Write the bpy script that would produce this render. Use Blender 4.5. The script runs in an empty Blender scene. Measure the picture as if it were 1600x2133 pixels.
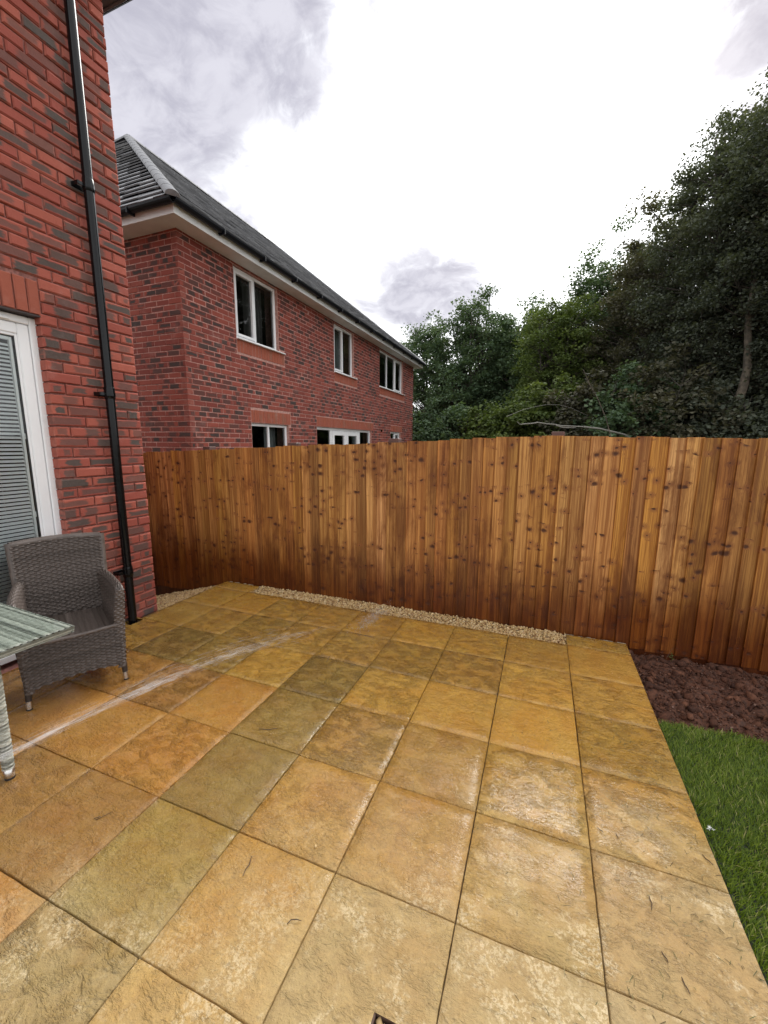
import bpy, math, random
import numpy as np
from mathutils import Matrix, Vector
rad = math.radians
SC = bpy.context.scene
COL = SC.collection

# ------------------------------------------------------------------ camera
FPX, W0, H0 = 849.0, 1600.0, 2133.0
CR = np.array([[0.933, 0.361, 0.006], [0.065, -0.153, -0.986], [-0.355, 0.920, -0.166]])
u_, s_, v_ = np.linalg.svd(CR); CR = u_ @ v_            # right, down, forward
CP = np.array([-0.2774, -3.383, 1.5845])
cam = bpy.data.cameras.new('camera'); camo = bpy.data.objects.new('camera', cam); COL.objects.link(camo)
cam.sensor_fit = 'VERTICAL'; cam.sensor_height = 36.0; cam.lens = FPX / H0 * 36.0
cam.clip_start = 0.05; cam.clip_end = 3000
m = Matrix.Identity(4)
for i in range(3):
    m[i][0] = CR[0][i]; m[i][1] = -CR[1][i]; m[i][2] = -CR[2][i]; m[i][3] = CP[i]
camo.matrix_world = m
SC.camera = camo

def ray(x, y):
    d = CR.T @ np.array([(x - W0 / 2) / FPX, (y - H0 / 2) / FPX, 1.0]); return d / np.linalg.norm(d)
def pix(p):
    c = CR @ (np.asarray(p, float) - CP)
    return (W0 / 2 + FPX * c[0] / c[2], H0 / 2 + FPX * c[1] / c[2], c[2])
def ground_at(x, y, z=0.0):
    d = ray(x, y); t = (z - CP[2]) / d[2]; return CP + t * d
def plan(px_, d):                                        # a place on the ground in the direction of a column, d metres ahead
    f = CR[2].copy(); f[2] = 0; f /= np.linalg.norm(f); r = np.array([f[1], -f[0], 0])
    p = CP + f * d + r * ((px_ - W0 / 2) / FPX * d); return np.array([p[0], p[1], 0.0])

# ------------------------------------------------------------------ light, sky, exposure
SUN = ray(1330, 40)                                     # towards the bright veil of cloud
sun_el = math.asin(SUN[2]); sun_az = math.atan2(SUN[0], SUN[1])
sl = bpy.data.lights.new('sun', 'SUN'); so = bpy.data.objects.new('sun', sl); COL.objects.link(so)
sl.energy = 1.5; sl.angle = rad(22); sl.color = (1.0, 0.96, 0.9)
so.rotation_euler = Vector(SUN).to_track_quat('Z', 'Y').to_euler()
SC.view_settings.view_transform = 'Standard'; SC.view_settings.look = 'None'
SC.view_settings.exposure = 0.78; SC.view_settings.gamma = 1.0
try: SC.view_settings.use_curve_mapping = False
except Exception: pass
SC.render.engine = 'CYCLES'
SC.cycles.use_denoising = True
try: SC.cycles.denoiser = 'OPENIMAGEDENOISE'
except Exception: pass
SC.cycles.max_bounces = 8; SC.cycles.transparent_max_bounces = 24
SC.cycles.diffuse_bounces = 3; SC.cycles.glossy_bounces = 3; SC.cycles.transmission_bounces = 4
SC.cycles.sample_clamp_indirect = 6.0

class NT:                                                # small node-tree helper
    def __init__(s, nt): s.nt = nt
    def n(s, t, **k):
        o = s.nt.nodes.new(t)
        for a, b in k.items(): setattr(o, a, b)
        return o
    def l(s, a, b): s.nt.links.new(a, b)
    def put(s, sock, v):
        if hasattr(v, 'links'): s.l(v, sock)
        else: sock.default_value = v
    def math(s, op, a, b=None, c=None, clamp=False):
        o = s.n('ShaderNodeMath', operation=op, use_clamp=clamp)
        for i, v in enumerate((a, b, c)):
            if v is not None: s.put(o.inputs[i], v)
        return o.outputs[0]
    def vmath(s, op, a, b=None, scale=None):
        o = s.n('ShaderNodeVectorMath', operation=op); s.put(o.inputs[0], a)
        if b is not None: s.put(o.inputs[1], b)
        if scale is not None: s.put(o.inputs['Scale'], scale)
        return o.outputs['Value'] if op in ('DOT_PRODUCT', 'LENGTH', 'DISTANCE') else o.outputs[0]
    def ss(s, v, a, b, lo=0.0, hi=1.0):
        o = s.n('ShaderNodeMapRange', interpolation_type='SMOOTHSTEP')
        s.put(o.inputs[0], v); s.put(o.inputs[1], a); s.put(o.inputs[2], b); s.put(o.inputs[3], lo); s.put(o.inputs[4], hi)
        return o.outputs[0]
    def mix(s, f, a, b, blend='MIX'):
        o = s.n('ShaderNodeMix', data_type='RGBA', blend_type=blend)
        s.put(o.inputs[0], f); s.put(o.inputs[6], a if hasattr(a, 'links') else (*a, 1)); s.put(o.inputs[7], b if hasattr(b, 'links') else (*b, 1))
        return o.outputs[2]
    def noise(s, vec=None, scale=5.0, detail=3.0, rough=0.5, dist=0.0, out=0, dim='3D'):
        o = s.n('ShaderNodeTexNoise', noise_dimensions=dim)
        if vec is not None: s.l(vec, o.inputs['Vector'])
        s.put(o.inputs['Scale'], scale); s.put(o.inputs['Detail'], detail); s.put(o.inputs['Roughness'], rough); s.put(o.inputs['Distortion'], dist)
        return o.outputs[out]
    def voro(s, vec=None, scale=5.0, feature='F1', out='Distance', dim='3D', rnd=1.0):
        o = s.n('ShaderNodeTexVoronoi', feature=feature, voronoi_dimensions=dim)
        if vec is not None: s.l(vec, o.inputs['Vector'])
        s.put(o.inputs['Scale'], scale); s.put(o.inputs['Randomness'], rnd)
        return o.outputs[out]
    def mapp(s, vec, scale=(1, 1, 1), loc=(0, 0, 0), rot=(0, 0, 0)):
        o = s.n('ShaderNodeMapping'); s.l(vec, o.inputs[0])
        s.put(o.inputs['Location'], loc); s.put(o.inputs['Rotation'], rot); s.put(o.inputs['Scale'], scale)
        return o.outputs[0]
    def xyz(s, vec):
        o = s.n('ShaderNodeSeparateXYZ'); s.l(vec, o.inputs[0]); return o.outputs
    def comb(s, x, y, z):
        o = s.n('ShaderNodeCombineXYZ')
        for i, v in enumerate((x, y, z)): s.put(o.inputs[i], v)
        return o.outputs[0]
    def attr(s, name, out='Fac', typ='GEOMETRY'):
        o = s.n('ShaderNodeAttribute', attribute_name=name, attribute_type=typ); return o.outputs[out]
    def obj(s): return s.n('ShaderNodeTexCoord').outputs['Object']
    def bump(s, h, strength=0.3, dist=0.01, normal=None):
        o = s.n('ShaderNodeBump'); s.put(o.inputs['Strength'], strength); s.put(o.inputs['Distance'], dist); s.l(h, o.inputs['Height'])
        if normal is not None: s.l(normal, o.inputs['Normal'])
        return o.outputs[0]

world = bpy.data.worlds.new('World'); SC.world = world; world.use_nodes = True
N = NT(world.node_tree); N.nt.nodes.clear()
wo = N.n('ShaderNodeOutputWorld'); bg = N.n('ShaderNodeBackground'); N.l(bg.outputs[0], wo.inputs[0])
sky = N.n('ShaderNodeTexSky', sky_type='NISHITA', sun_disc=False)
sky.sun_elevation = sun_el; sky.sun_rotation = sun_az; sky.altitude = 60; sky.air_density = 1.0; sky.dust_density = 2.0
gen = N.n('ShaderNodeTexCoord').outputs['Generated']
gen = N.vmath('NORMALIZE', gen)
skyc = N.vmath('SCALE', sky.outputs[0], scale=0.10)
# clouds: a bright veil around the sun, grey-lilac cumulus bodies where the photograph has them, broken cloud elsewhere
gx = N.xyz(gen)
den = N.math('ADD', N.math('MAXIMUM', gx[2], 0.0), 0.35)
flat = N.comb(N.math('DIVIDE', gx[0], den), N.math('DIVIDE', gx[1], den), 0.0)
warp = N.noise(flat, 2.2, 3, 0.6, out=1)
flatw = N.vmath('ADD', flat, N.vmath('SCALE', N.vmath('SUBTRACT', warp, (0.5, 0.5, 0.5)), scale=0.35))
n1 = N.noise(flatw, 4.2, 7, 0.6)
n2 = N.noise(flatw, 11.0, 6, 0.62)
body = None
for (bx_, by_, r_, a_) in ((290, 20, 17, 1.0), (470, 10, 13, .95), (560, 60, 6, .6), (330, 160, 10, .8), (262, 240, 7, .9), (390, 300, 9, .75), (470, 350, 6, .6), (500, 430, 4.5, .55),
                           (590, 330, 4, .35), (855, 602, 7, .85), (950, 612, 7, .70), (780, 618, 5, .55), (1590, 30, 6, .9), (800, 5, 4, .35), (-150, 300, 22, .9), (1900, 100, 16, .7)):
    d = N.vmath('DOT_PRODUCT', gen, tuple(ray(bx_, by_)))
    g = N.math('MULTIPLY', N.ss(d, math.cos(rad(r_)), 1.0), a_)
    body = g if body is None else N.math('MAXIMUM', body, g)
sd = N.vmath('DOT_PRODUCT', gen, tuple(SUN))
far = N.ss(sd, 0.80, -0.2)                               # broken cloud well away from the veil
body = N.math('MAXIMUM', body, N.math('MULTIPLY', far, N.ss(n1, 0.50, 0.66)))
tex = N.math('ADD', N.math('MULTIPLY', N.math('SUBTRACT', n1, 0.5), 1.7), N.math('MULTIPLY', N.math('SUBTRACT', n2, 0.5), 0.6))
mask = N.ss(N.math('ADD', body, tex), 0.02, 0.80)
glow = N.math('POWER', N.math('MAXIMUM', sd, 0.0), 5.0)
vb = N.math('ADD', N.math('MULTIPLY', glow, 0.6), 0.98)
vcol = N.comb(N.math('MULTIPLY', vb, 0.985), N.math('MULTIPLY', vb, 1.0), N.math('MULTIPLY', vb, 1.01))
gcol = N.mix(N.ss(n2, 0.35, 0.65), (0.325, 0.318, 0.370), (0.46, 0.453, 0.50))
cl = N.mix(mask, vcol, gcol)
full = N.mix(0.96, skyc, cl)
N.l(full, bg.inputs[0]); bg.inputs[1].default_value = 1.0

# ------------------------------------------------------------------ mesh helpers
def link(me, name, mat, parent=None, off=(0, 0, 0)):
    o = bpy.data.objects.new(name, me); COL.objects.link(o)
    if mat is not None and len(me.materials) == 0: me.materials.append(mat)
    if parent is not None:
        o.parent = parent; o.matrix_parent_inverse = Matrix.Translation(-Vector(BASE.get(parent.name, (0, 0, 0))))
    return o
BASE = {}
def tag(o, label=None, cat=None, group=None, kind=None):
    if label: o['label'] = label
    if cat: o['category'] = cat
    if group: o['group'] = group
    if kind: o['kind'] = kind
    return o
def root(name, base, label, cat, group=None):
    o = bpy.data.objects.new(name, None); COL.objects.link(o); o.location = base; o.empty_display_size = 0.1
    BASE[o.name] = tuple(base)
    return tag(o, label, cat, group)
def np_mesh(name, V, F, smooth=False, attrs=None, uv=None):
    """V (n,3), F (m,k) of one arity."""
    V = np.ascontiguousarray(V, np.float32); F = np.ascontiguousarray(F, np.int32); k = F.shape[1]
    me = bpy.data.meshes.new(name)
    me.vertices.add(len(V)); me.vertices.foreach_set('co', V.ravel())
    me.loops.add(F.size); me.loops.foreach_set('vertex_index', F.ravel())
    me.polygons.add(len(F)); me.polygons.foreach_set('loop_start', np.arange(0, F.size, k, dtype=np.int32))
    try: me.polygons.foreach_set('loop_total', np.full(len(F), k, np.int32))
    except Exception: pass
    if smooth: me.polygons.foreach_set('use_smooth', np.ones(len(F), bool))
    for nm, dom, arr in (attrs or ()):
        a = me.attributes.new(nm, 'FLOAT', dom); a.data.foreach_set('value', np.ascontiguousarray(arr, np.float32))
    if uv is not None:
        l = me.uv_layers.new(name='UVMap'); l.data.foreach_set('uv', np.ascontiguousarray(uv, np.float32).ravel())
    me.update(calc_edges=True); me.validate()
    return me
class MB:
    """collects quads / polygons (python lists) with uv per corner and one random per face"""
    def __init__(s): s.v = []; s.f = []; s.uv = []; s.r = []; s.sm = []
    def poly(s, pts, uv=None, r=0.0, smooth=False):
        b = len(s.v); s.v += [tuple(p) for p in pts]; s.f.append(tuple(range(b, b + len(pts))))
        s.uv += list(uv) if uv else [(0, 0)] * len(pts); s.r.append(r); s.sm.append(smooth)
    def mesh_add(s, verts, faces, r=0.0, smooth=False):
        b = len(s.v); s.v += [tuple(p) for p in verts]
        for f in faces:
            s.f.append(tuple(b + i for i in f)); s.uv += [(0, 0)] * len(f); s.r.append(r); s.sm.append(smooth)
    def box(s, lo, hi, r=0.0):
        x0, y0, z0 = lo; x1, y1, z1 = hi
        v = [(x0, y0, z0), (x1, y0, z0), (x1, y1, z0), (x0, y1, z0), (x0, y0, z1), (x1, y0, z1), (x1, y1, z1), (x0, y1, z1)]
        s.mesh_add(v, [(0, 3, 2, 1), (4, 5, 6, 7), (0, 1, 5, 4), (1, 2, 6, 5), (2, 3, 7, 6), (3, 0, 4, 7)], r)
        return s
    def bbox(s, lo, hi, b=0.004, r=0.0):
        """box with chamfered edges"""
        x0, y0, z0 = lo; x1, y1, z1 = hi; cx, cy, cz = (x0 + x1) / 2, (y0 + y1) / 2, (z0 + z1) / 2
        hx, hy, hz = (x1 - x0) / 2, (y1 - y0) / 2, (z1 - z0) / 2; b = min(b, hx * .45, hy * .45, hz * .45)
        vs = []; idx = {}
        for sx in (-1, 1):
            for sy in (-1, 1):
                for sz in (-1, 1):
                    for a in range(3):
                        p = [sx * (hx - (0 if a == 0 else b)), sy * (hy - (0 if a == 1 else b)), sz * (hz - (0 if a == 2 else b))]
                        idx[(sx, sy, sz, a)] = len(vs); vs.append((cx + p[0], cy + p[1], cz + p[2]))
        fs = []
        for sg in (-1, 1):
            q = [(-1, -1), (1, -1), (1, 1), (-1, 1)]
            if sg < 0: q = q[::-1]
            fs.append([idx[(sg, a_, b_, 0)] for a_, b_ in q]); fs.append([idx[(b_, sg, a_, 1)] for a_, b_ in q]); fs.append([idx[(a_, b_, sg, 2)] for a_, b_ in q])
        for s1 in (-1, 1):
            for s2 in (-1, 1):
                for (A, B_, f_) in ((0, 1, lambda k: (s1, s2, k)), (0, 2, lambda k: (s1, k, s2)), (1, 2, lambda k: (k, s1, s2))):
                    fs.append([idx[(*f_(-1), A)], idx[(*f_(1), A)], idx[(*f_(1), B_)], idx[(*f_(-1), B_)]])
        for sx in (-1, 1):
            for sy in (-1, 1):
                for sz in (-1, 1): fs.append([idx[(sx, sy, sz, a)] for a in range(3)])
        s.mesh_add(vs, fs, r); return s
    def build(s, name, mat, parent=None, recalc=False):
        me = bpy.data.meshes.new(name); me.from_pydata(s.v, [], s.f)
        l = me.uv_layers.new(name='UVMap'); l.data.foreach_set('uv', np.array(s.uv, np.float32).ravel())
        a = me.attributes.new('rnd', 'FLOAT', 'FACE'); a.data.foreach_set('value', np.array(s.r, np.float32))
        me.polygons.foreach_set('use_smooth', np.array(s.sm, bool))
        me.update()
        if recalc:
            import bmesh
            b = bmesh.new(); b.from_mesh(me); bmesh.ops.recalc_face_normals(b, faces=b.faces); b.to_mesh(me); b.free()
        return link(me, name, mat, parent)
def tube_np(pts, rr, sides=8, cap=True):
    """verts, quads of a tube along pts with radii rr"""
    pts = np.asarray(pts, float); rr = np.broadcast_to(np.asarray(rr, float), (len(pts),))
    t = np.gradient(pts, axis=0); t /= np.linalg.norm(t, axis=1)[:, None] + 1e-12
    ref = np.array([0, 0, 1.0]) if abs(t[0][2]) < .9 else np.array([1.0, 0, 0])
    V = []; a = np.linspace(0, 2 * math.pi, sides, endpoint=False)
    u = np.cross(t[0], ref); u /= np.linalg.norm(u)
    for i in range(len(pts)):
        u = u - t[i] * (u @ t[i]); u /= np.linalg.norm(u) + 1e-12; w = np.cross(t[i], u)
        V.append(pts[i] + rr[i] * (np.cos(a)[:, None] * u + np.sin(a)[:, None] * w))
    V = np.concatenate(V); F = []
    for i in range(len(pts) - 1):
        for j in range(sides):
            k = (j + 1) % sides; F.append((i * sides + j, i * sides + k, (i + 1) * sides + k, (i + 1) * sides + j))
    return V, F
def add_tube(mb, pts, rr, sides=8, cap=True, r=0.0, smooth=True):
    V, F = tube_np(pts, rr, sides); b = len(V); F = list(F)
    mb.mesh_add(V, F, r, smooth)
    if cap:
        mb.mesh_add(V[:sides], [tuple(range(sides))[::-1]], r); mb.mesh_add(V[-sides:], [tuple(range(sides))], r)
    return mb

# ------------------------------------------------------------------ materials
def mat(name):
    M = bpy.data.materials.new(name); M.use_nodes = True; N = NT(M.node_tree)
    b = M.node_tree.nodes['Principled BSDF']; return M, N, b
def simple(name, col, rough=0.5, metal=0.0, noise=0.0, nscale=20.0, bump=0.0, spec=0.5):
    M, N, b = mat(name)
    b.inputs['Roughness'].default_value = rough; b.inputs['Metallic'].default_value = metal; b.inputs['Specular IOR Level'].default_value = spec
    if noise > 0:
        n = N.noise(N.obj(), nscale, 4, 0.6)
        N.l(N.mix(N.ss(n, 0.3, 0.7), tuple(c * (1 - noise) for c in col), tuple(min(1, c * (1 + noise)) for c in col)), b.inputs['Base Color'])
        N.l(N.ss(n, 0.3, 0.7, rough * .85, min(1, rough * 1.15)), b.inputs['Roughness'])
        if bump > 0: N.l(N.bump(n, bump, 0.004), b.inputs['Normal'])
    else: b.inputs['Base Color'].default_value = (*col, 1)
    return M

def brick_mat(name, red, red2, dark, darkness=0.5, rim=(0.42, 0.17, 0.13)):
    M, N, b = mat(name)
    uv = N.n('ShaderNodeUVMap').outputs[0]; r = N.attr('rnd'); ob = N.obj()
    sx = N.xyz(uv)
    seed = N.comb(N.math('MULTIPLY', r, 91.7), N.math('MULTIPLY', r, 37.1), N.math('MULTIPLY', r, 53.3))
    q = N.vmath('ADD', uv, seed)
    col = N.mix(N.ss(N.math('FRACT', N.math('MULTIPLY', r, 17.3)), 0.0, 1.0), red, red2)
    col = N.mix(N.math('MULTIPLY', N.noise(ob, 28, 4, 0.65), 0.55), col, tuple(c * 0.62 for c in red))
    # smear of dark sand-creased clay, in the middle of many bricks
    ex = N.math('SUBTRACT', N.math('ABSOLUTE', N.math('ADD', sx[0], N.math('MULTIPLY', N.math('SUBTRACT', N.math('FRACT', N.math('MULTIPLY', r, 7.7)), .5), .8))), N.ss(N.math('FRACT', N.math('MULTIPLY', r, 29.1)), 0, 1, 0.40, 0.95))
    ey = N.math('SUBTRACT', N.math('ABSOLUTE', sx[1]), N.ss(N.math('FRACT', N.math('MULTIPLY', r, 41.9)), 0, 1, 0.60, 0.98))
    edge = N.math('MAXIMUM', N.math('MULTIPLY', ex, 1.6), ey)
    edge = N.math('ADD', edge, N.math('MULTIPLY', N.math('SUBTRACT', N.noise(q, 1.6, 3, 0.6), 0.5), 1.1))
    pick = N.math('LESS_THAN', N.math('FRACT', N.math('MULTIPLY', r, 113.0)), darkness)
    sm = N.math('MULTIPLY', N.ss(edge, 0.20, -0.16), pick)
    sm = N.math('MULTIPLY', sm, N.ss(N.math('FRACT', N.math('MULTIPLY', r, 67.0)), 0, 1, 0.55, 0.97))
    col = N.mix(sm, col, N.mix(N.noise(ob, 60, 3, 0.6), dark, tuple(c * 1.7 for c in dark)))
    # pale sanded arrises
    rimm = N.math('MULTIPLY', N.ss(N.math('MAXIMUM', N.math('ABSOLUTE', sx[0]), N.math('ABSOLUTE', sx[1])), 0.9, 1.0), N.ss(N.noise(ob, 14, 3, .6), .35, .65, 0.1, 0.6))
    col = N.mix(rimm, col, rim)
    bloom = N.ss(N.noise(ob, 3.1, 5, 0.7), 0.56, 0.78)   # faint lime bloom
    col = N.mix(N.math('MULTIPLY', bloom, 0.22), col, (0.5, 0.36, 0.32))
    N.l(col, b.inputs['Base Color']); b.inputs['Roughness'].default_value = 0.85; b.inputs['Specular IOR Level'].default_value = 0.3
    h = N.math('ADD', N.noise(ob, 45, 5, 0.7), N.math('MULTIPLY', N.noise(ob, 160, 3, 0.6), 0.5))
    N.l(N.bump(h, 0.55, 0.006), b.inputs['Normal'])
    return M
M_BRICK = brick_mat('brick_red', (0.43, 0.115, 0.078), (0.31, 0.070, 0.052), (0.060, 0.051, 0.045), 0.90, (0.42, 0.155, 0.115))
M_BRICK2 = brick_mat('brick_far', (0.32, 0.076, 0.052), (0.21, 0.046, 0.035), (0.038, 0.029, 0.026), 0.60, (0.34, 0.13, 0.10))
M_SOLDIER = brick_mat('brick_orange', (0.36, 0.100, 0.062), (0.37, 0.10, 0.055), (0.2, 0.08, 0.05), 0.2)
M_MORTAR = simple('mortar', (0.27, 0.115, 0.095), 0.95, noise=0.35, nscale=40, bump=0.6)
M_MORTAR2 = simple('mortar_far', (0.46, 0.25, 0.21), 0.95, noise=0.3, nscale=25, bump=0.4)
M_UPVC = simple('white_upvc', (0.84, 0.84, 0.85), 0.32, noise=0.03, nscale=3)
M_SOFFIT = simple('soffit_cream', (0.74, 0.74, 0.73), 0.45, noise=0.06, nscale=4)
M_BLACK = simple('black_plastic', (0.004, 0.0042, 0.005), 0.17, noise=0.2, nscale=30, spec=0.28)
M_GUTTER = simple('gutter_black', (0.007, 0.008, 0.012), 0.45, spec=0.25)
M_STEEL = simple('brushed_steel', (0.62, 0.60, 0.57), 0.25, 1.0, noise=0.08, nscale=60)
M_RUBBER = simple('black_rubber', (0.015, 0.015, 0.015), 0.6)
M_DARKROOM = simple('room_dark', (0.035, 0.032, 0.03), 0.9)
M_CURTAIN = simple('curtain', (0.10, 0.09, 0.085), 0.9)
M_BLINDW = simple('blind_white', (0.86, 0.88, 0.88), 0.4)
M_GASKET = simple('gasket', (0.02, 0.021, 0.022), 0.5)
M_LEAD = simple('lintel_steel', (0.03, 0.016, 0.014), 0.6)

def pane_mat(name, tint=(0.9, 0.95, 0.95), clear=0.8, rough=0.0, refl=1.2):
    M, N, b = mat(name); nt = M.node_tree; nt.nodes.remove(b)
    out = nt.nodes['Material Output']
    tr = N.n('ShaderNodeBsdfTransparent'); tr.inputs[0].default_value = (*[c * clear for c in tint], 1)
    gl = N.n('ShaderNodeBsdfGlossy'); gl.inputs['Roughness'].default_value = rough
    fr = N.n('ShaderNodeFresnel'); fr.inputs[0].default_value = 1.52
    f = N.math('MULTIPLY', fr.outputs[0], refl, clamp=True)
    mx = N.n('ShaderNodeMixShader'); N.l(f, mx.inputs[0]); N.l(tr.outputs[0], mx.inputs[1]); N.l(gl.outputs[0], mx.inputs[2]); N.l(mx.outputs[0], out.inputs[0])
    return M
M_PANE = pane_mat('window_glass', clear=0.75)
M_DPANE = pane_mat('door_glass', (0.97, 1.0, 0.99), 0.98)
M_TGLASS = pane_mat('table_glass', (0.95, 1.0, 0.98), 0.98, 0.02, 0.55)

def slab_mat():
    M, N, b = mat('riven_stone_slab')
    oi = N.n('ShaderNodeObjectInfo'); tint = oi.outputs['Color']; rn = oi.outputs['Random']
    ob = N.obj()
    q = N.vmath('ADD', ob, N.comb(N.math('MULTIPLY', rn, 31.0), N.math('MULTIPLY', rn, 17.0), N.math('MULTIPLY', rn, 7.0)))
    p = N.xyz(ob)
    big = N.noise(q, 4.5, 4, 0.6, 0.4); mid = N.noise(q, 22, 5, 0.68, 0.5); fine = N.noise(q, 140, 3, 0.6)
    # where the jet washer has been: wet from the wall and the fence outwards, drying towards the lawn corner
    lin = N.math('ADD', N.math('MULTIPLY', p[1], 0.52), N.math('MULTIPLY', p[0], -0.30))
    lin = N.math('ADD', lin, N.math('MULTIPLY', N.math('SUBTRACT', N.noise(ob, 1.7, 4, 0.6), 0.5), 0.75))
    lin = N.math('ADD', lin, N.math('MULTIPLY', N.math('SUBTRACT', N.noise(ob, 16, 4, 0.7), 0.5), 0.30))
    wet = N.ss(lin, -1.18, -0.66)
    spk = N.noise(q, 70, 6, 0.74, 0.2); grit = N.noise(q, 230, 3, 0.7); blot = N.noise(q, 13, 5, 0.72, 0.5)
    col = N.mix(N.ss(big, 0.38, 0.62, 0.0, 0.55), tint, N.mix(1.0, tint, (0.90, 0.74, 0.50), 'MULTIPLY'))
    cloud = N.noise(ob, 2.6, 4, 0.65, 0.6)
    col = N.mix(N.ss(cloud, 0.44, 0.74, 0.0, 0.35), col, (0.36, 0.255, 0.09))
    col = N.mix(N.ss(blot, 0.46, 0.78, 0.0, 0.55), col, N.mix(1.0, col, (0.62, 0.54, 0.44), 'MULTIPLY'))
    col = N.mix(N.ss(spk, 0.52, 0.64, 0.0, 0.5), col, N.mix(1.0, col, (1.35, 1.32, 1.25), 'MULTIPLY'))
    col = N.mix(N.ss(spk, 0.46, 0.36, 0.0, 0.5), col, N.mix(1.0, col, (0.58, 0.52, 0.45), 'MULTIPLY'))
    col = N.mix(N.ss(grit, 0.56, 0.68, 0.0, 0.35), col, N.mix(1.0, col, (0.5, 0.45, 0.4), 'MULTIPLY'))
    # dry stone is paler; drying films leave pale flecks and margins
    dry = N.math('SUBTRACT', 1.0, wet)
    dryc = N.mix(0.32, col, (0.52, 0.395, 0.225))
    fl = N.math('MULTIPLY', N.ss(N.noise(q, 85, 5, 0.78, 0.3), 0.47, 0.56), N.ss(N.noise(q, 4.4, 5, 0.7), 0.49, 0.60))
    dryc = N.mix(N.math('MULTIPLY', fl, 0.62), dryc, (0.82, 0.70, 0.48))
    spots = N.math('MULTIPLY', N.ss(N.voro(q, 46), 0.22, 0.10), N.ss(N.noise(q, 2.3, 2, 0.5), 0.45, 0.6))
    dryc = N.mix(N.math('MULTIPLY', spots, 0.5), dryc, (0.25, 0.17, 0.10))
    col = N.mix(dry, N.mix(1.0, col, (0.98, 0.82, 0.47), 'MULTIPLY'), dryc)
    col = N.mix(1.0, col, (1.0, 0.97, 0.90), 'MULTIPLY')
    N.l(col, b.inputs['Base Color'])
    film = N.ss(N.noise(ob, 6.0, 4, 0.6), 0.36, 0.60)
    wr = N.ss(film, 0, 1, 0.30, 0.11)
    N.l(N.math('ADD', N.math('MULTIPLY', dry, 0.5), N.math('MULTIPLY', wet, wr)), b.inputs['Roughness'])
    b.inputs['Specular IOR Level'].default_value = 0.5
    # riven ripples
    rip = N.noise(N.mapp(q, (1, 2.2, 1), rot=(0, 0, 0.30)), 36, 3, 0.55, 0.5)
    rip = N.math('SUBTRACT', 1.0, N.math('MULTIPLY', N.math('ABSOLUTE', N.math('SUBTRACT', rip, 0.5)), 4.0, clamp=True))
    lay = N.noise(N.mapp(q, (1, 1.6, 1), rot=(0, 0, 0.35)), 11, 5, 0.6, 0.4)
    h = N.math('MULTIPLY', rip, N.math('MULTIPLY', N.ss(lay, 0.42, 0.62), N.ss(N.math('FRACT', N.math('MULTIPLY', rn, 9.3)), 0, 1, 0.25, 1.3)))
    h = N.math('ADD', h, N.math('ADD', N.math('MULTIPLY', lay, 0.7), N.math('MULTIPLY', spk, 0.85)))
    h = N.math('ADD', h, N.math('MULTIPLY', grit, 0.12))
    N.l(N.math('MULTIPLY', wet, N.ss(film, 0, 1, 0.45, 1.0)), b.inputs['Coat Weight']); b.inputs['Coat Roughness'].default_value = 0.07; b.inputs['Coat IOR'].default_value = 1.34
    N.l(N.bump(N.math('ADD', N.math('MULTIPLY', lay, 0.6), N.math('MULTIPLY', rip, 0.25)), 0.35, 0.006), b.inputs['Coat Normal'])
    N.l(N.bump(h, N.ss(wet, 0, 1, 0.9, 1.0), 0.012), b.inputs['Normal'])
    return M
M_SLAB = slab_mat()
M_BED = simple('mortar_bed', (0.12, 0.085, 0.055), 0.95, noise=0.4, nscale=30, bump=0.5)

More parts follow.
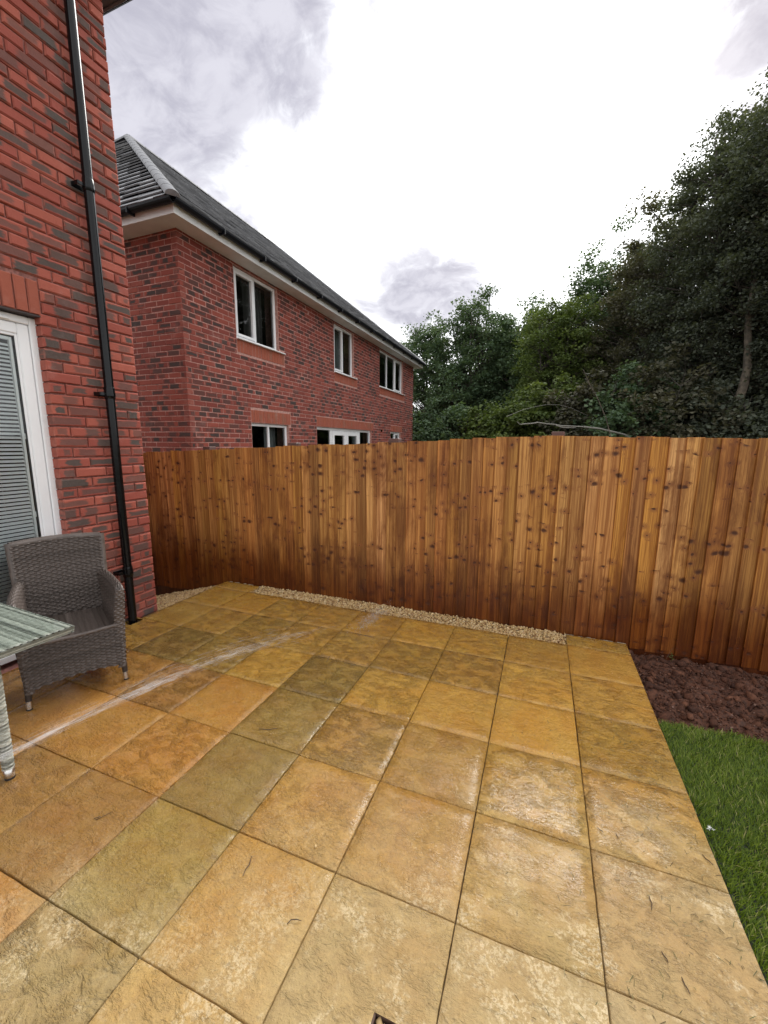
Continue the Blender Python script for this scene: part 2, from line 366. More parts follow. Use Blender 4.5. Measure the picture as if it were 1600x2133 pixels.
def fence_mat(name='fence_board'):
    M, N, b = mat(name)
    oi = N.n('ShaderNodeObjectInfo'); tint = oi.outputs['Color']; rn = oi.outputs['Random']; ob = N.obj(); p = N.xyz(ob)
    gv = N.comb(N.math('MULTIPLY', p[0], 120.0), N.math('MULTIPLY', rn, 23.0), N.math('MULTIPLY', p[2], 1.6))
    # neighbouring boards are cut from one log, so knots run on from board to board at one height
    kv = N.comb(N.math('ADD', N.math('MULTIPLY', p[0], 10.0), N.math('MULTIPLY', rn, 0.45)), N.math('MULTIPLY', p[2], 12.5), 0.0)
    kv = N.vmath('ADD', kv, N.vmath('SCALE', N.vmath('SUBTRACT', N.noise(ob, 22, 2, 0.5, out=1), (0.5, 0.5, 0.5)), scale=0.35))
    kd = N.voro(kv, 1.0, dim='2D'); kc = N.voro(kv, 1.0, out='Color', dim='2D'); kcx = N.xyz(kc)
    row = N.noise(N.comb(N.math('MULTIPLY', p[0], 1.5), 0.0, N.math('MULTIPLY', p[2], 6.5)), 1.0, 2, 0.5)
    thr = N.math('LESS_THAN', kcx[0], N.ss(row, 0.46, 0.56, 0.015, 0.95))
    knot = N.math('MULTIPLY', thr, N.ss(kd, N.math('MULTIPLY_ADD', N.math('POWER', kcx[1], 2.5), 0.28, 0.08), N.math('MULTIPLY_ADD', kcx[1], 0.06, 0.03)))
    halo = N.math('MULTIPLY', thr, N.ss(kd, 0.5, 0.10))
    bend = N.math('MULTIPLY', halo, 0.8)
    g = N.noise(N.vmath('ADD', gv, N.comb(N.math('MULTIPLY', bend, 1.6), 0.0, 0.0)), 1.0, 5, 0.65, 0.25)
    lat = N.noise(N.mapp(ob, (18, 1, 0.7)), 1.0, 3, 0.6)
    col = N.mix(N.ss(g, 0.38, 0.60), N.mix(1.0, tint, (0.52, 0.42, 0.33), 'MULTIPLY'), tint)
    col = N.mix(N.ss(lat, 0.45, 0.75, 0.0, 0.35), col, N.mix(1.0, tint, (1.25, 1.25, 1.2), 'MULTIPLY'))
    strk = N.noise(N.comb(N.math('MULTIPLY', p[0], 26.0), N.math('MULTIPLY', rn, 9.0), N.math('MULTIPLY', p[2], 0.55)), 1.0, 5, 0.7)
    col = N.mix(N.ss(strk, 0.46, 0.62, 0.0, 0.85), col, N.mix(1.0, tint, (0.50, 0.38, 0.28), 'MULTIPLY'))
    ring = N.math('MULTIPLY', halo, N.ss(N.math('SINE', N.math('MULTIPLY', kd, 60.0)), 0.0, 0.9))
    col = N.mix(N.math('MULTIPLY', ring, 0.55), col, (0.24, 0.09, 0.03))
    col = N.mix(N.math('MULTIPLY', halo, 0.65), col, (0.27, 0.095, 0.03))
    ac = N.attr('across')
    edge_light = N.math('MULTIPLY', N.ss(N.math('ADD', ac, N.math('MULTIPLY', N.math('SUBTRACT', N.noise(N.mapp(ob, (1, 1, 2.0)), 1.0, 3, .6), .5), .25)), 0.16, 0.05), N.ss(N.math('FRACT', N.math('MULTIPLY', rn, 5.7)), .2, 1, 0.0, 0.75))  # light on the proud board edge, painted in as a paler strip
    col = N.mix(edge_light, col, N.mix(1.0, col, (1.35, 1.35, 1.3), 'MULTIPLY'))
    lap_shade = N.math('MULTIPLY', N.ss(ac, 0.80, 0.97), 0.65)  # groove shade between boards, painted dark along the lapped edge
    col = N.mix(lap_shade, col, N.mix(1.0, col, (0.5, 0.42, 0.36), 'MULTIPLY'))
    # rain-splashed, wet foot of the boards
    zz = N.math('ADD', p[2], N.math('MULTIPLY', N.math('SUBTRACT', N.noise(N.mapp(ob, (7, 1, 1.6)), 1.0, 4, 0.7), 0.5), 0.65))
    zz = N.math('ADD', zz, N.math('MULTIPLY', p[0], -0.01))
    wet = N.ss(zz, 0.74, 0.12)
    col = N.mix(N.math('MULTIPLY', wet, 0.92), col, N.mix(1.0, col, (0.30, 0.155, 0.06), 'MULTIPLY'))
    stain = N.math('MULTIPLY', N.ss(N.noise(N.mapp(ob, (5.0, 1, 1.5)), 1.0, 5, 0.68, 0.4), 0.47, 0.64), 0.85)
    col = N.mix(stain, col, N.mix(1.0, col, (0.55, 0.45, 0.38), 'MULTIPLY'))
    col = N.mix(N.math('MULTIPLY', knot, 0.92), col, (0.060, 0.019, 0.008))
    N.l(col, b.inputs['Base Color'])
    N.l(N.ss(wet, 0, 1, 0.62, 0.40), b.inputs['Roughness']); b.inputs['Specular IOR Level'].default_value = 0.35
    h = N.math('ADD', N.math('MULTIPLY', g, 0.9), N.math('MULTIPLY', knot, -0.6))
    N.l(N.bump(h, 0.45, 0.004), b.inputs['Normal'])
    return M
M_FENCE = fence_mat()
M_POSTCAP = simple('post_brown', (0.11, 0.055, 0.045), 0.6, noise=0.3, nscale=12)

def rnd_mat(name, stops, rough=0.7, spec=0.4, nscale=60, nz=0.25, bump=0.3, trans=0.0, dom='rnd'):
    """colour picked from stops by the per-face random value"""
    M, N, b = mat(name); r = N.attr(dom)
    cr = N.n('ShaderNodeValToRGB'); N.l(r, cr.inputs[0]); cr.color_ramp.interpolation = 'LINEAR'
    el = cr.color_ramp.elements
    while len(el) < len(stops): el.new(0.5)
    for e, (p, c) in zip(el, stops): e.position = p; e.color = (*c, 1)
    col = cr.outputs[0]
    if nz > 0:
        n = N.noise(N.obj(), nscale, 3, 0.6); col = N.mix(N.ss(n, 0.3, 0.7, nz, 0.0), col, (0.0, 0.0, 0.0))
        if bump > 0: N.l(N.bump(n, bump, 0.004), b.inputs['Normal'])
    N.l(col, b.inputs['Base Color']); b.inputs['Roughness'].default_value = rough; b.inputs['Specular IOR Level'].default_value = spec
    if trans > 0:
        nt = M.node_tree; out = nt.nodes['Material Output']
        t = N.n('ShaderNodeBsdfTranslucent'); N.l(N.mix(1.0, col, (1.3, 1.35, 0.6), 'MULTIPLY'), t.inputs[0])
        mx = N.n('ShaderNodeMixShader'); mx.inputs[0].default_value = trans
        N.l(b.outputs[0], mx.inputs[1]); N.l(t.outputs[0], mx.inputs[2]); N.l(mx.outputs[0], out.inputs[0])
    return M
M_GRAVEL = rnd_mat('gravel', [(0, (0.24, 0.12, 0.045)), (0.3, (0.56, 0.36, 0.15)), (0.65, (0.68, 0.48, 0.23)), (0.88, (0.76, 0.59, 0.35)), (1, (0.44, 0.24, 0.11))], 0.75)
M_CLOD = rnd_mat('soil_clod', [(0, (0.055, 0.021, 0.012)), (0.5, (0.105, 0.038, 0.019)), (0.85, (0.165, 0.066, 0.035)), (1, (0.30, 0.19, 0.15))], 0.88, nscale=90, nz=0.4, bump=0.6)
M_SOIL = simple('soil', (0.085, 0.033, 0.018), 0.92, noise=0.5, nscale=45, bump=0.9)
M_GRASS = rnd_mat('grass', [(0, (0.046, 0.082, 0.004)), (0.45, (0.104, 0.165, 0.006)), (0.85, (0.178, 0.245, 0.014)), (1, (0.36, 0.34, 0.13))], 0.55, nz=0, trans=0.3)
M_TURF = simple('turf', (0.018, 0.026, 0.008), 0.95, noise=0.5, nscale=60)
M_EARTH = simple('earth', (0.10, 0.085, 0.05), 0.95, noise=0.4, nscale=0.8)
def leaf_mat(name, a, b_, c, tr=0.28): return rnd_mat(name, [(0, a), (0.6, b_), (1, c)], 0.65, 0.18, nz=0, trans=tr)
M_LEAF = {'oak': leaf_mat('leaf_oak', (0.060, 0.098, 0.055), (0.100, 0.150, 0.082), (0.150, 0.205, 0.115)),
          'dark': leaf_mat('leaf_dark', (0.060, 0.072, 0.055), (0.105, 0.120, 0.088), (0.150, 0.160, 0.118), 0.26),
          'yellow': leaf_mat('leaf_yellow', (0.062, 0.092, 0.030), (0.115, 0.155, 0.048), (0.19, 0.23, 0.08), 0.32),
          'brown': leaf_mat('leaf_brown', (0.066, 0.066, 0.046), (0.108, 0.104, 0.070), (0.165, 0.155, 0.105), 0.27)}
M_BARK = simple('bark', (0.060, 0.050, 0.040), 0.9, noise=0.5, nscale=14, bump=0.8)
M_BARK2 = simple('bark_pale', (0.105, 0.085, 0.062), 0.9, noise=0.5, nscale=9, bump=0.8)
M_DEAD = simple('dead_wood', (0.20, 0.19, 0.165), 0.8, noise=0.25, nscale=20)
M_TILE = rnd_mat('roof_tile', [(0, (0.17, 0.17, 0.18)), (0.5, (0.25, 0.25, 0.26)), (1, (0.34, 0.34, 0.35))], 0.38, 0.6, nscale=18, nz=0.25, bump=0.3)
M_CAP = simple('hip_tile_grey', (0.19, 0.19, 0.20), 0.6, noise=0.2, nscale=8, bump=0.2)
def wicker_mat(name, stops, rough=0.42): return rnd_mat(name, stops, rough, 0.5, nscale=120, nz=0.18, bump=0.15, dom='strand')
M_WICK = wicker_mat('wicker_taupe', [(0, (0.074, 0.057, 0.048)), (0.5, (0.108, 0.084, 0.072)), (1, (0.148, 0.118, 0.103))])
M_WICKP = wicker_mat('wicker_pale', [(0, (0.09, 0.095, 0.08)), (0.3, (0.25, 0.26, 0.22)), (0.6, (0.46, 0.47, 0.41)), (1, (0.66, 0.65, 0.57))], 0.5)
M_CHLEG = simple('chair_leg_brown', (0.035, 0.028, 0.025), 0.4)
M_TWIG = simple('twig', (0.06, 0.035, 0.022), 0.8)

# ================================================================== the setting
R = random.Random(7)
def grid_xy(x0, x1, y0, y1, nx, ny):
    X, Y = np.meshgrid(np.linspace(x0, x1, nx), np.linspace(y0, y1, ny)); return X, Y
def grid_faces(nx, ny):
    i = np.arange(nx * ny).reshape(ny, nx)
    return np.stack([i[:-1, :-1], i[:-1, 1:], i[1:, 1:], i[1:, :-1]], -1).reshape(-1, 4)
_rs = np.random.RandomState(5)
_lat = _rs.rand(64, 64, 64).astype(np.float32)
def vnoise(P, scale, seed=0):
    """value noise on (n,3)"""
    q = np.asarray(P) * scale + seed * 13.37; i = np.floor(q).astype(int); f = q - i; f = f * f * (3 - 2 * f)
    out = 0
    for dx in (0, 1):
        for dy in (0, 1):
            for dz in (0, 1):
                w = (f[:, 0] if dx else 1 - f[:, 0]) * (f[:, 1] if dy else 1 - f[:, 1]) * (f[:, 2] if dz else 1 - f[:, 2])
                out = out + w * _lat[(i[:, 0] + dx) % 64, (i[:, 1] + dy) % 64, (i[:, 2] + dz) % 64]
    return out
def fbm(P, scale, oct=4, seed=0):
    o = 0; a = 1; t = 0
    for k in range(oct): o = o + a * vnoise(P, scale * 2 ** k, seed + k); t += a; a *= .5
    return o / t

# open ground out to the horizon
g = MB(); S_ = 900
g.poly([(-S_, -S_, -0.50), (S_, -S_, -0.50), (S_, S_, -0.50), (-S_, S_, -0.50)])
tag(g.build('ground', M_EARTH), kind='structure')

# ------------------------------------------------------------------ patio: a bedded base with every slab on it
PIT = 0.45
pb = MB(); pb.box((-3.665, -5.4, -0.30), (0.445, -0.012, -0.030)); pb.box((-3.59, -0.0119, -0.30), (-3.16, 0.175, -0.031)); pb.box((0.008, -0.0119, -0.30), (0.445, 0.175, -0.031))
patio = pb.build('patio', M_BED); tag(patio, kind='structure')
TINT = {'G': (0.50, 0.345, 0.112), 'g': (0.42, 0.295, 0.098), 'Y': (0.56, 0.385, 0.118), 'L': (0.315, 0.250, 0.098), 'l': (0.345, 0.268, 0.104), 'O': (0.46, 0.275, 0.088),
        'B': (0.34, 0.215, 0.082), 'T': (0.46, 0.315, 0.122), 't': (0.47, 0.335, 0.145), 'P': (0.48, 0.350, 0.165)}
#        column -8 ... 0 for each row, from the fence towards the camera
ROWS = ['GGGGGYGGY', 'gggGGggYG', 'GLlYLYYYG', 'OOBOLTTGG', 'OOOOLTTGT', 'OOBBlTttP', 'OBOOlGtPP', 'GOLOTGtPP', 'OGTLOTtTP', 'GTOGTLTtP', 'OTGOLGTTt']
def slab(x0, x1, y0, y1, tint, n=11, hole=None):
    """top surface with a riven relief and slightly worn arrises, 32 mm thick"""
    gp = 0.0019; x0 += gp + R.uniform(0, .0012); x1 -= gp + R.uniform(0, .0012); y0 += gp + R.uniform(0, .0012); y1 -= gp + R.uniform(0, .0012)
    us = np.concatenate([[0], np.linspace(0.0025 / (x1 - x0), 1 - 0.0025 / (x1 - x0), n), [1]]); vs = np.concatenate([[0], np.linspace(0.0025 / (y1 - y0), 1 - 0.0025 / (y1 - y0), n), [1]])
    U, V_ = np.meshgrid(us, vs); X = x0 + (x1 - x0) * U; Y = y0 + (y1 - y0) * V_
    sd = R.random() * 50; P = np.stack([X.ravel(), Y.ravel(), np.full(X.size, sd)], 1)
    Z = (fbm(P, 6, 3, 1) - .5) * 0.0050 + (fbm(P, 22, 2, 3) - .5) * 0.0035
    tz = (R.uniform(-.0012, .0012), R.uniform(-.001, .001), R.uniform(-.001, .001))
    Z = Z.reshape(X.shape) + tz[0] + tz[1] * (U - .5) * 2 + tz[2] * (V_ - .5) * 2
    ed = (U == 0) | (U == 1) | (V_ == 0) | (V_ == 1); Z[ed] -= 0.0020
    nn = n + 2; vt = np.stack([X, Y, Z], -1).reshape(-1, 3)
    ring = list(range(nn)) + [nn * k + nn - 1 for k in range(1, nn)] + [nn * (nn - 1) + k for k in range(nn - 2, -1, -1)] + [nn * k for k in range(nn - 2, 0, -1)]
    wob = np.stack([vnoise(vt[ring] * np.array([1, 1, 0]), 60, 7) - .5, vnoise(vt[ring] * np.array([1, 1, 0]), 60, 11) - .5], 1) * .0030; vt[ring, :2] += wob
    low = vt[ring].copy(); low[:, 2] = -0.032
    F = grid_faces(nn, nn); b = len(vt); L = len(ring)
    side = np.array([(ring[i], b + i, b + (i + 1) % L, ring[(i + 1) % L]) for i in range(L)])
    if hole is not None:
        c = vt[F].mean(1); F = F[~((c[:, 0] > hole[0]) & (c[:, 0] < hole[1]) & (c[:, 1] > hole[2]) & (c[:, 1] < hole[3]))]
    me = np_mesh('slab', np.concatenate([vt, low]), np.concatenate([F, side]), smooth=True)
    o = link(me, 'slab', M_SLAB, patio)
    k = R.uniform(.92, 1.08); t = TINT[tint]; o.color = (t[0] * k * R.uniform(.97, 1.03), t[1] * k, t[2] * k * R.uniform(.92, 1.08), 1)
    return o
PIPE = (-3.607, -0.985)
for r, rowc in enumerate(ROWS):
    for ci, ch in enumerate(rowc):
        c = ci - 8; x0, x1, y1, y0 = c * PIT, (c + 1) * PIT, -r * PIT, -(r + 1) * PIT
        if c == -8 and r >= 2: x0 = -3.662
        hole = (PIPE[0] - .062, PIPE[0] + .058, PIPE[1] - .06, PIPE[1] + .06) if (c == -8 and r == 2) else None
        if (c, r) == (-2, 5): hole = (-0.617, -0.500, -2.672, -2.545)
        slab(x0, x1, y0, y1, ch, n=25 if hole else 11, hole=hole)
slab(-3.60, -3.15, 0.0, 0.187, 'G', 7); slab(0.0, 0.45, 0.0, 0.187, 'G', 7)
# mortar fillets at the ends of the two half slabs
mf = MB()
for (a, b_) in ((-3.60, -3.15), (0.0, 0.45)):
    n = 14
    for i in range(n):
        xa, xb = a + (b_ - a) * i / n, a + (b_ - a) * (i + 1) / n; w = .018 + R.uniform(-.006, .006); hgt = -.008 + R.uniform(-.006, .004)
        mf.box((xa, 0.1885, -.2), (xb, 0.1885 + w, hgt))
mf.build('mortar_fillet', simple('mortar_grey', (0.30, 0.26, 0.20), 0.95, noise=.3, nscale=50, bump=.5), patio)

# ------------------------------------------------------------------ gravel
def stones(n, place, smin, smax, rs, jit=.28):
    """n irregular pebbles: jittered octahedra cut twice -> 14-vertex lumps"""
    base = [(1, 0, 0), (-1, 0, 0), (0, 1, 0), (0, -1, 0), (0, 0, 1), (0, 0, -1)] + [(a, b, c) for a in (-.62, .62) for b in (-.62, .62) for c in (-.62, .62)]
    base = np.array(base, float)
    F0 = []
    for a, sa in ((0, 1), (0, -1), (1, 1), (1, -1), (2, 1), (2, -1)):
        pass
    idx = {(a, b, c): 6 + k for k, (a, b, c) in enumerate([(a, b, c) for a in (-1, 1) for b in (-1, 1) for c in (-1, 1)])}
    for ax in range(3):
        for s in (-1, 1):
            q = [(-1, -1), (1, -1), (1, 1), (-1, 1)]
            if (s < 0): q = q[::-1]
            pts = []
            for (p1, p2) in q:
                t = [0, 0, 0]; t[ax] = s; t[(ax + 1) % 3] = p1; t[(ax + 2) % 3] = p2; pts.append(idx[tuple(t)])
            apex = ax * 2 + (0 if s > 0 else 1)
            for i in range(4): F0.append((pts[i], pts[(i + 1) % 4], apex))
    F0 = np.array(F0); nv = len(base)
    c = place(n); sz = smin + (smax - smin) * rs.rand(n) ** (1.0 if jit < .3 else 2.2)
    V = base[None] * (1 + rs.uniform(-jit, jit, (n, nv, 1))) * rs.uniform(.6 if jit < .3 else .35, 1.15, (n, 1, 3)) * sz[:, None, None]
    a = rs.uniform(0, 6.28, n); ca, sa = np.cos(a), np.sin(a); t = rs.uniform(-.7, .7, n); ct, st = np.cos(t), np.sin(t)
    y = V[:, :, 1] * ct[:, None] - V[:, :, 2] * st[:, None]; z = V[:, :, 1] * st[:, None] + V[:, :, 2] * ct[:, None]; x = V[:, :, 0]
    V = np.stack([x * ca[:, None] - y * sa[:, None], x * sa[:, None] + y * ca[:, None], z], -1) + c[:, None]
    F = (F0[None] + (np.arange(n) * nv)[:, None, None]).reshape(-1, 3)
    return V.reshape(-1, 3), F, np.repeat(rs.rand(n), len(F0))
rs = np.random.RandomState(3)
def gz(x): return np.where(x > -3.6, -0.035, -0.055 + (x + 3.6) * 0.27)
def place_strip(n):
    x = rs.uniform(-3.155, 0.0, n); y = rs.uniform(0.004, 0.235, n)
    return np.stack([x, y, gz(x) + rs.uniform(-.006, .012, n) + .012 * (y / .235)], 1)
V, F, r_ = stones(8200, place_strip, 0.0045, 0.012, rs)
tag(link(np_mesh('gravel', V, F, attrs=[('rnd', 'FACE', r_)]), 'gravel', M_GRAVEL), 'tan gravel strip between the slabs and the foot of the fence', 'gravel', kind='stuff')
def place_left(n):
    x = rs.uniform(-4.95, -3.605, n); y = rs.uniform(-0.66, 0.235, n); k = (x < -3.69) | (y > -.66); x = np.where(k, x, -3.65)
    return np.stack([x, y, gz(x) + rs.uniform(-.006, .012, n)], 1)
V, F, r_ = stones(9500, place_left, 0.007, 0.0155, rs)
tag(link(np_mesh('gravel', V, F, attrs=[('rnd', 'FACE', r_)]), 'gravel', M_GRAVEL), 'tan gravel patch beside the brick house corner', 'gravel', kind='stuff')
gb = MB()
gb.poly([(-3.155, -.013, -.042), (0.006, -.013, -.042), (0.006, .30, -.042), (-3.155, .30, -.042)])
gb.poly([(-5.2, -.68, -.49), (-3.6, -.68, -.062), (-3.6, .30, -.062), (-5.2, .30, -.49)])
tag(gb.build('gravel_bed', simple('gravel_bed', (0.26, 0.18, 0.11), 0.95, noise=.5, nscale=60, bump=.6)), kind='structure')

# ------------------------------------------------------------------ soil border and lawn
SB = -0.098
nx, ny = 190, 110
X, Y = grid_xy(0.445, 3.6, -0.86, 0.30, nx, ny); P = np.stack([X.ravel(), Y.ravel(), 0 * X.ravel()], 1)
Z = SB + (fbm(P, 5, 3, 2) - .5) * .05 + (fbm(P, 16, 4, 5) - .5) * .08 + np.maximum(0, vnoise(P, 30, 9) - .55) * .04
Z = Z - 0.03 * np.exp(-((P[:, 0] - .45) / .03) ** 2)
tag(link(np_mesh('soil_border', np.stack([P[:, 0], P[:, 1], Z], 1), grid_faces(nx, ny), smooth=True), 'soil_border', M_SOIL), kind='structure')
def soil_h(x, y):
    q = np.stack([x, y, 0 * x], 1); return SB + (fbm(q, 5, 3, 2) - .5) * .05 + (fbm(q, 16, 4, 5) - .5) * .08
def place_clod(n):
    x = 0.455 + rs.rand(n) ** 1.25 * 2.2; y = rs.uniform(-0.74, 0.235, n); return np.stack([x, y, soil_h(x, y) + rs.uniform(0, .012, n)], 1)
Va, Fa, ra = stones(11500, place_clod, 0.002, 0.009, rs, .55); Vb, Fb, rb = stones(800, place_clod, 0.010, 0.040, rs, .6)
V = np.concatenate([Va, Vb]); F = np.concatenate([Fa, Fb + len(Va)])
tag(link(np_mesh('soil_clods', V, F, attrs=[('rnd', 'FACE', np.concatenate([ra * .97, rb * .84]))]), 'soil_clods', M_CLOD), 'broken red-brown clods of dug soil at the fence foot', 'soil', kind='stuff')
LZ = -0.052
def lawn_edge(x): return -0.735 + 0.02 * np.sin(x * 9) + 0.012 * np.sin(x * 23 + 1) - .03 * (x - .45)
lx = np.linspace(0.468, 5.0, 60); V = []; 
for x in lx: V += [(x, -7.0, LZ), (x, float(lawn_edge(x)), LZ), (x, float(lawn_edge(x)) + .004, -.14)]
V = np.array(V); F = []
for i in range(len(lx) - 1):
    a = i * 3; F += [(a, a + 3, a + 4, a + 1), (a + 1, a + 4, a + 5, a + 2)]
tag(link(np_mesh('lawn', V, np.array(F)), 'lawn', M_TURF), kind='structure')
def blades(n, xr, yr, rs, h=(.014, .034)):
    x = xr[0] + (xr[1] - xr[0]) * rs.rand(n); y = yr[0] + (yr[1] - yr[0]) * rs.rand(n); ok = y < lawn_edge(x) + .012; x, y = x[ok], y[ok]; n = len(x)
    clump = vnoise(np.stack([x, y, 0 * x], 1), 14, 4); a = rs.normal(0.75, 1.0, n) + (vnoise(np.stack([x, y, 0 * x], 1), 5, 8) - .5) * 2.5; H = rs.uniform(*h, n) * (.65 + .7 * clump); lean = rs.uniform(.35, 1.25, n) * H; w = rs.uniform(.0011, .0022, n)
    dx, dy = np.cos(a), np.sin(a); px_, py_ = -dy * w, dx * w
    b = np.stack([x, y, np.full(n, LZ - .004)], 1)
    pw = np.stack([px_, py_, 0 * px_], 1); mid = b + np.stack([dx * lean * .4, dy * lean * .4, H * .62], 1); tip = b + np.stack([dx * lean, dy * lean, H], 1)
    V = np.stack([b - pw, b + pw, mid + pw * .8, mid - pw * .8, tip], 1).reshape(-1, 3)
    o = (np.arange(n) * 5)[:, None]; F = np.concatenate([o + np.array([0, 1, 2]), o + np.array([0, 2, 3]), o + np.array([3, 2, 4])], 1).reshape(-1, 3)
    rv = np.clip(rs.rand(n) * .9 + (clump - .5) * .35, 0, .93); rv[rs.rand(n) < .035] = 1.0
    return V, F, np.repeat(rv, 3)
A = blades(95000, (0.468, 1.75), (-2.75, -0.70), rs); B = blades(30000, (1.2, 3.6), (-4.4, -0.7), rs); C_ = blades(16000, (0.468, 1.3), (-4.4, -2.75), rs)
V = np.concatenate([A[0], B[0], C_[0]]); F = np.concatenate([A[1], B[1] + len(A[0]), C_[1] + len(A[0]) + len(B[0])])
tag(link(np_mesh('grass', V, F, attrs=[('rnd', 'FACE', np.concatenate([A[2], B[2], C_[2]]))]), 'grass', M_GRASS), 'fresh green lawn turf beside the paved edge', 'grass', kind='stuff')

# ------------------------------------------------------------------ bricks
def piece(mb, c, ax, up, n, w, h, d, r, j=0.0022, ch=0.005, rr=R):
    """one brick: c centre of its face, ax along, up, n outwards; worn chamfered arrises"""
    c = np.asarray(c, float) + n * rr.uniform(-.0035, .0035); hw, hh = w / 2, h / 2
    t = rr.uniform(-.004, .004)
    def pt(a, b, o): 
        b2 = b + t * a
        return c + ax * (a + rr.uniform(-j, j) * .6) + up * (b2 + rr.uniform(-j, j)) + n * o
    q = [(-1, -1), (1, -1), (1, 1), (-1, 1)]
    ck = min(ch, hw * .4)
    inn = [pt(a * (hw - ck), b * (hh - ck), rr.uniform(-.0015, .0015)) for a, b in q]
    out = [pt(a * hw, b * hh, -ck) for a, b in q]
    bak = [c + ax * a * hw + up * b * hh - n * d for a, b in q]
    ui = [(a * .93, b * .88) for a, b in q]; uo = [(a, b) for a, b in q]
    mb.poly(inn, ui, r, False)
    for i in range(4):
        k = (i + 1) % 4; mb.poly([out[i], out[k], inn[k], inn[i]], [uo[i], uo[k], ui[k], ui[i]], r)
        mb.poly([bak[i], bak[k], out[k], out[i]], [uo[i], uo[k], uo[k], uo[i]], r)
def run(z, y0, y1, blocks, off, L, jt):
    """split one course into bricks of pitch L, cut at openings"""
    free = [(y0, y1)]
    for a, b in blocks:
        nf = []
        for p, q in free:
            if b <= p or a >= q: nf.append((p, q)); continue
            if a > p: nf.append((p, a - jt))
            if b < q: nf.append((b + jt, q))
        free = nf
    out = []
    k0 = math.floor((y0 - off) / L) - 1
    for k in range(k0, k0 + int((y1 - y0) / L) + 4):
        a, b = off + k * L, off + (k + 1) * L - jt
        for p, q in free:
            s, e = max(a, p), min(b, q)
            if e - s > .018: out.append((s, e))
    return out
def emit(pieces, name, rest, material, parent, limit=300, vis=None):
    """pieces: list of (centre, fn(mb)); nearest in view become parts, the rest one part"""
    def key(p):
        x, y, dz = pix(p[0]); ok = dz > 0 and -15 < x < 1615 and -15 < y < 2148 and (vis is None or vis(x, y))
        return (0 if ok else 1, dz)
    pieces = sorted(pieces, key=key)
    for c, fn in pieces[:limit]:
        mb = MB(); fn(mb); mb.build(name, material, parent)
    if len(pieces) > limit:
        mb = MB()
        for c, fn in pieces[limit:]: fn(mb)
        o = mb.build(rest, material, parent); o['kind'] = 'stuff'
COURSE, JT, BL = 0.079, 0.0095, 0.2422
EX, EY, EZ = np.array([1., 0, 0]), np.array([0, 1., 0]), np.array([0, 0, 1.])

# ================================================================== near house
WX, CY, NTOP = -3.68, -0.668, 5.03
house = root('brick_house', (-4.2, -2.0, -0.1), 'nearest red brick house at the left edge with black downpipe and white blinded door', 'house')
DY0, DY1, DZ1 = -3.2, -1.385, 2.465                       # door opening on the wall
core = MB(); d_ = .017
core.box((-6.5, -6.5, -0.45), (WX - d_, DY0, NTOP)); core.box((-6.5, DY1 + .013, -0.45), (WX - d_, CY - d_, NTOP)); core.box((-6.5, DY0, DZ1 + .002), (WX - d_, DY1 + .0129, NTOP))
core.box((-6.5, DY0, -0.45), (WX - d_, DY1, -0.02))
core.build('wall', M_MORTAR, house)
P_ = []; zb = -0.115; k = 0
while zb < NTOP - .02:
    zc = zb + (COURSE - JT) / 2; blocks = []
    if zb + COURSE > 0.0 and zb < DZ1: blocks.append((DY0 - .0, DY1 - JT))
    if DZ1 - .01 <= zb + .03 and zb < DZ1 + .225: blocks.append((DY0 - .35, DY1 + .012))
    off = CY + JT - (0.0 if k % 2 else BL / 2)
    for s, e in run(zc, -3.9, CY, blocks, off - BL * 20, BL, JT):
        r = R.random(); endc = e > CY - .002; rev = abs(e - DY1) < .002 or (blocks and abs(s - DY1) < .02)
        depth = .215 if (endc and e - s < .15) else .1025
        P_.append((np.array([WX, (s + e) / 2, zc]), lambda mb, s=s, e=e, zc=zc, r=r, depth=depth: piece(mb, (WX, (s + e) / 2, zc), EY, EZ, EX, e - s, COURSE - JT, depth, r, j=.003, ch=.0085)))
    zb += COURSE; k += 1
emit(P_, 'brick', 'bricks_farther', M_BRICK, house, 300)
# soldier course above the door
P_ = []; y = DY1 + .012
while y > DY0 - .2:
    r = R.random(); yc = y - .036
    P_.append((np.array([WX, yc, DZ1 + .118]), lambda mb, yc=yc, r=r: piece(mb, (WX, yc, DZ1 + .118), EZ, EY * -1, EX, .225, .068, .1, r, ch=.005)))
    y -= .0775
emit(P_, 'soldier_brick', 'soldier_bricks_farther', M_SOLDIER, house, 300)
# side wall round the corner (plain bond, faces the fence)
mb = MB(); zb = -.115; k = 0
while zb < NTOP - .02:
    off = WX - JT - (.1135 if k % 2 else 0.23)
    x = WX - (.112 if k % 2 == 0 else .228)
    while x > -6.3:
        piece(mb, (x - .1135, CY, zb + .035), -EX, EZ, EY, .2275, COURSE - JT, .1, R.random()); x -= BL
    zb += COURSE; k += 1
mb.build('side_bricks', M_BRICK, house)['kind'] = 'stuff'
lt = MB(); lt.box((WX - .10, DY0 - .1, DZ1 - .010), (WX - .002, DY1 + .06, DZ1 + .0015)); lt.build('lintel', M_LEAD, house)
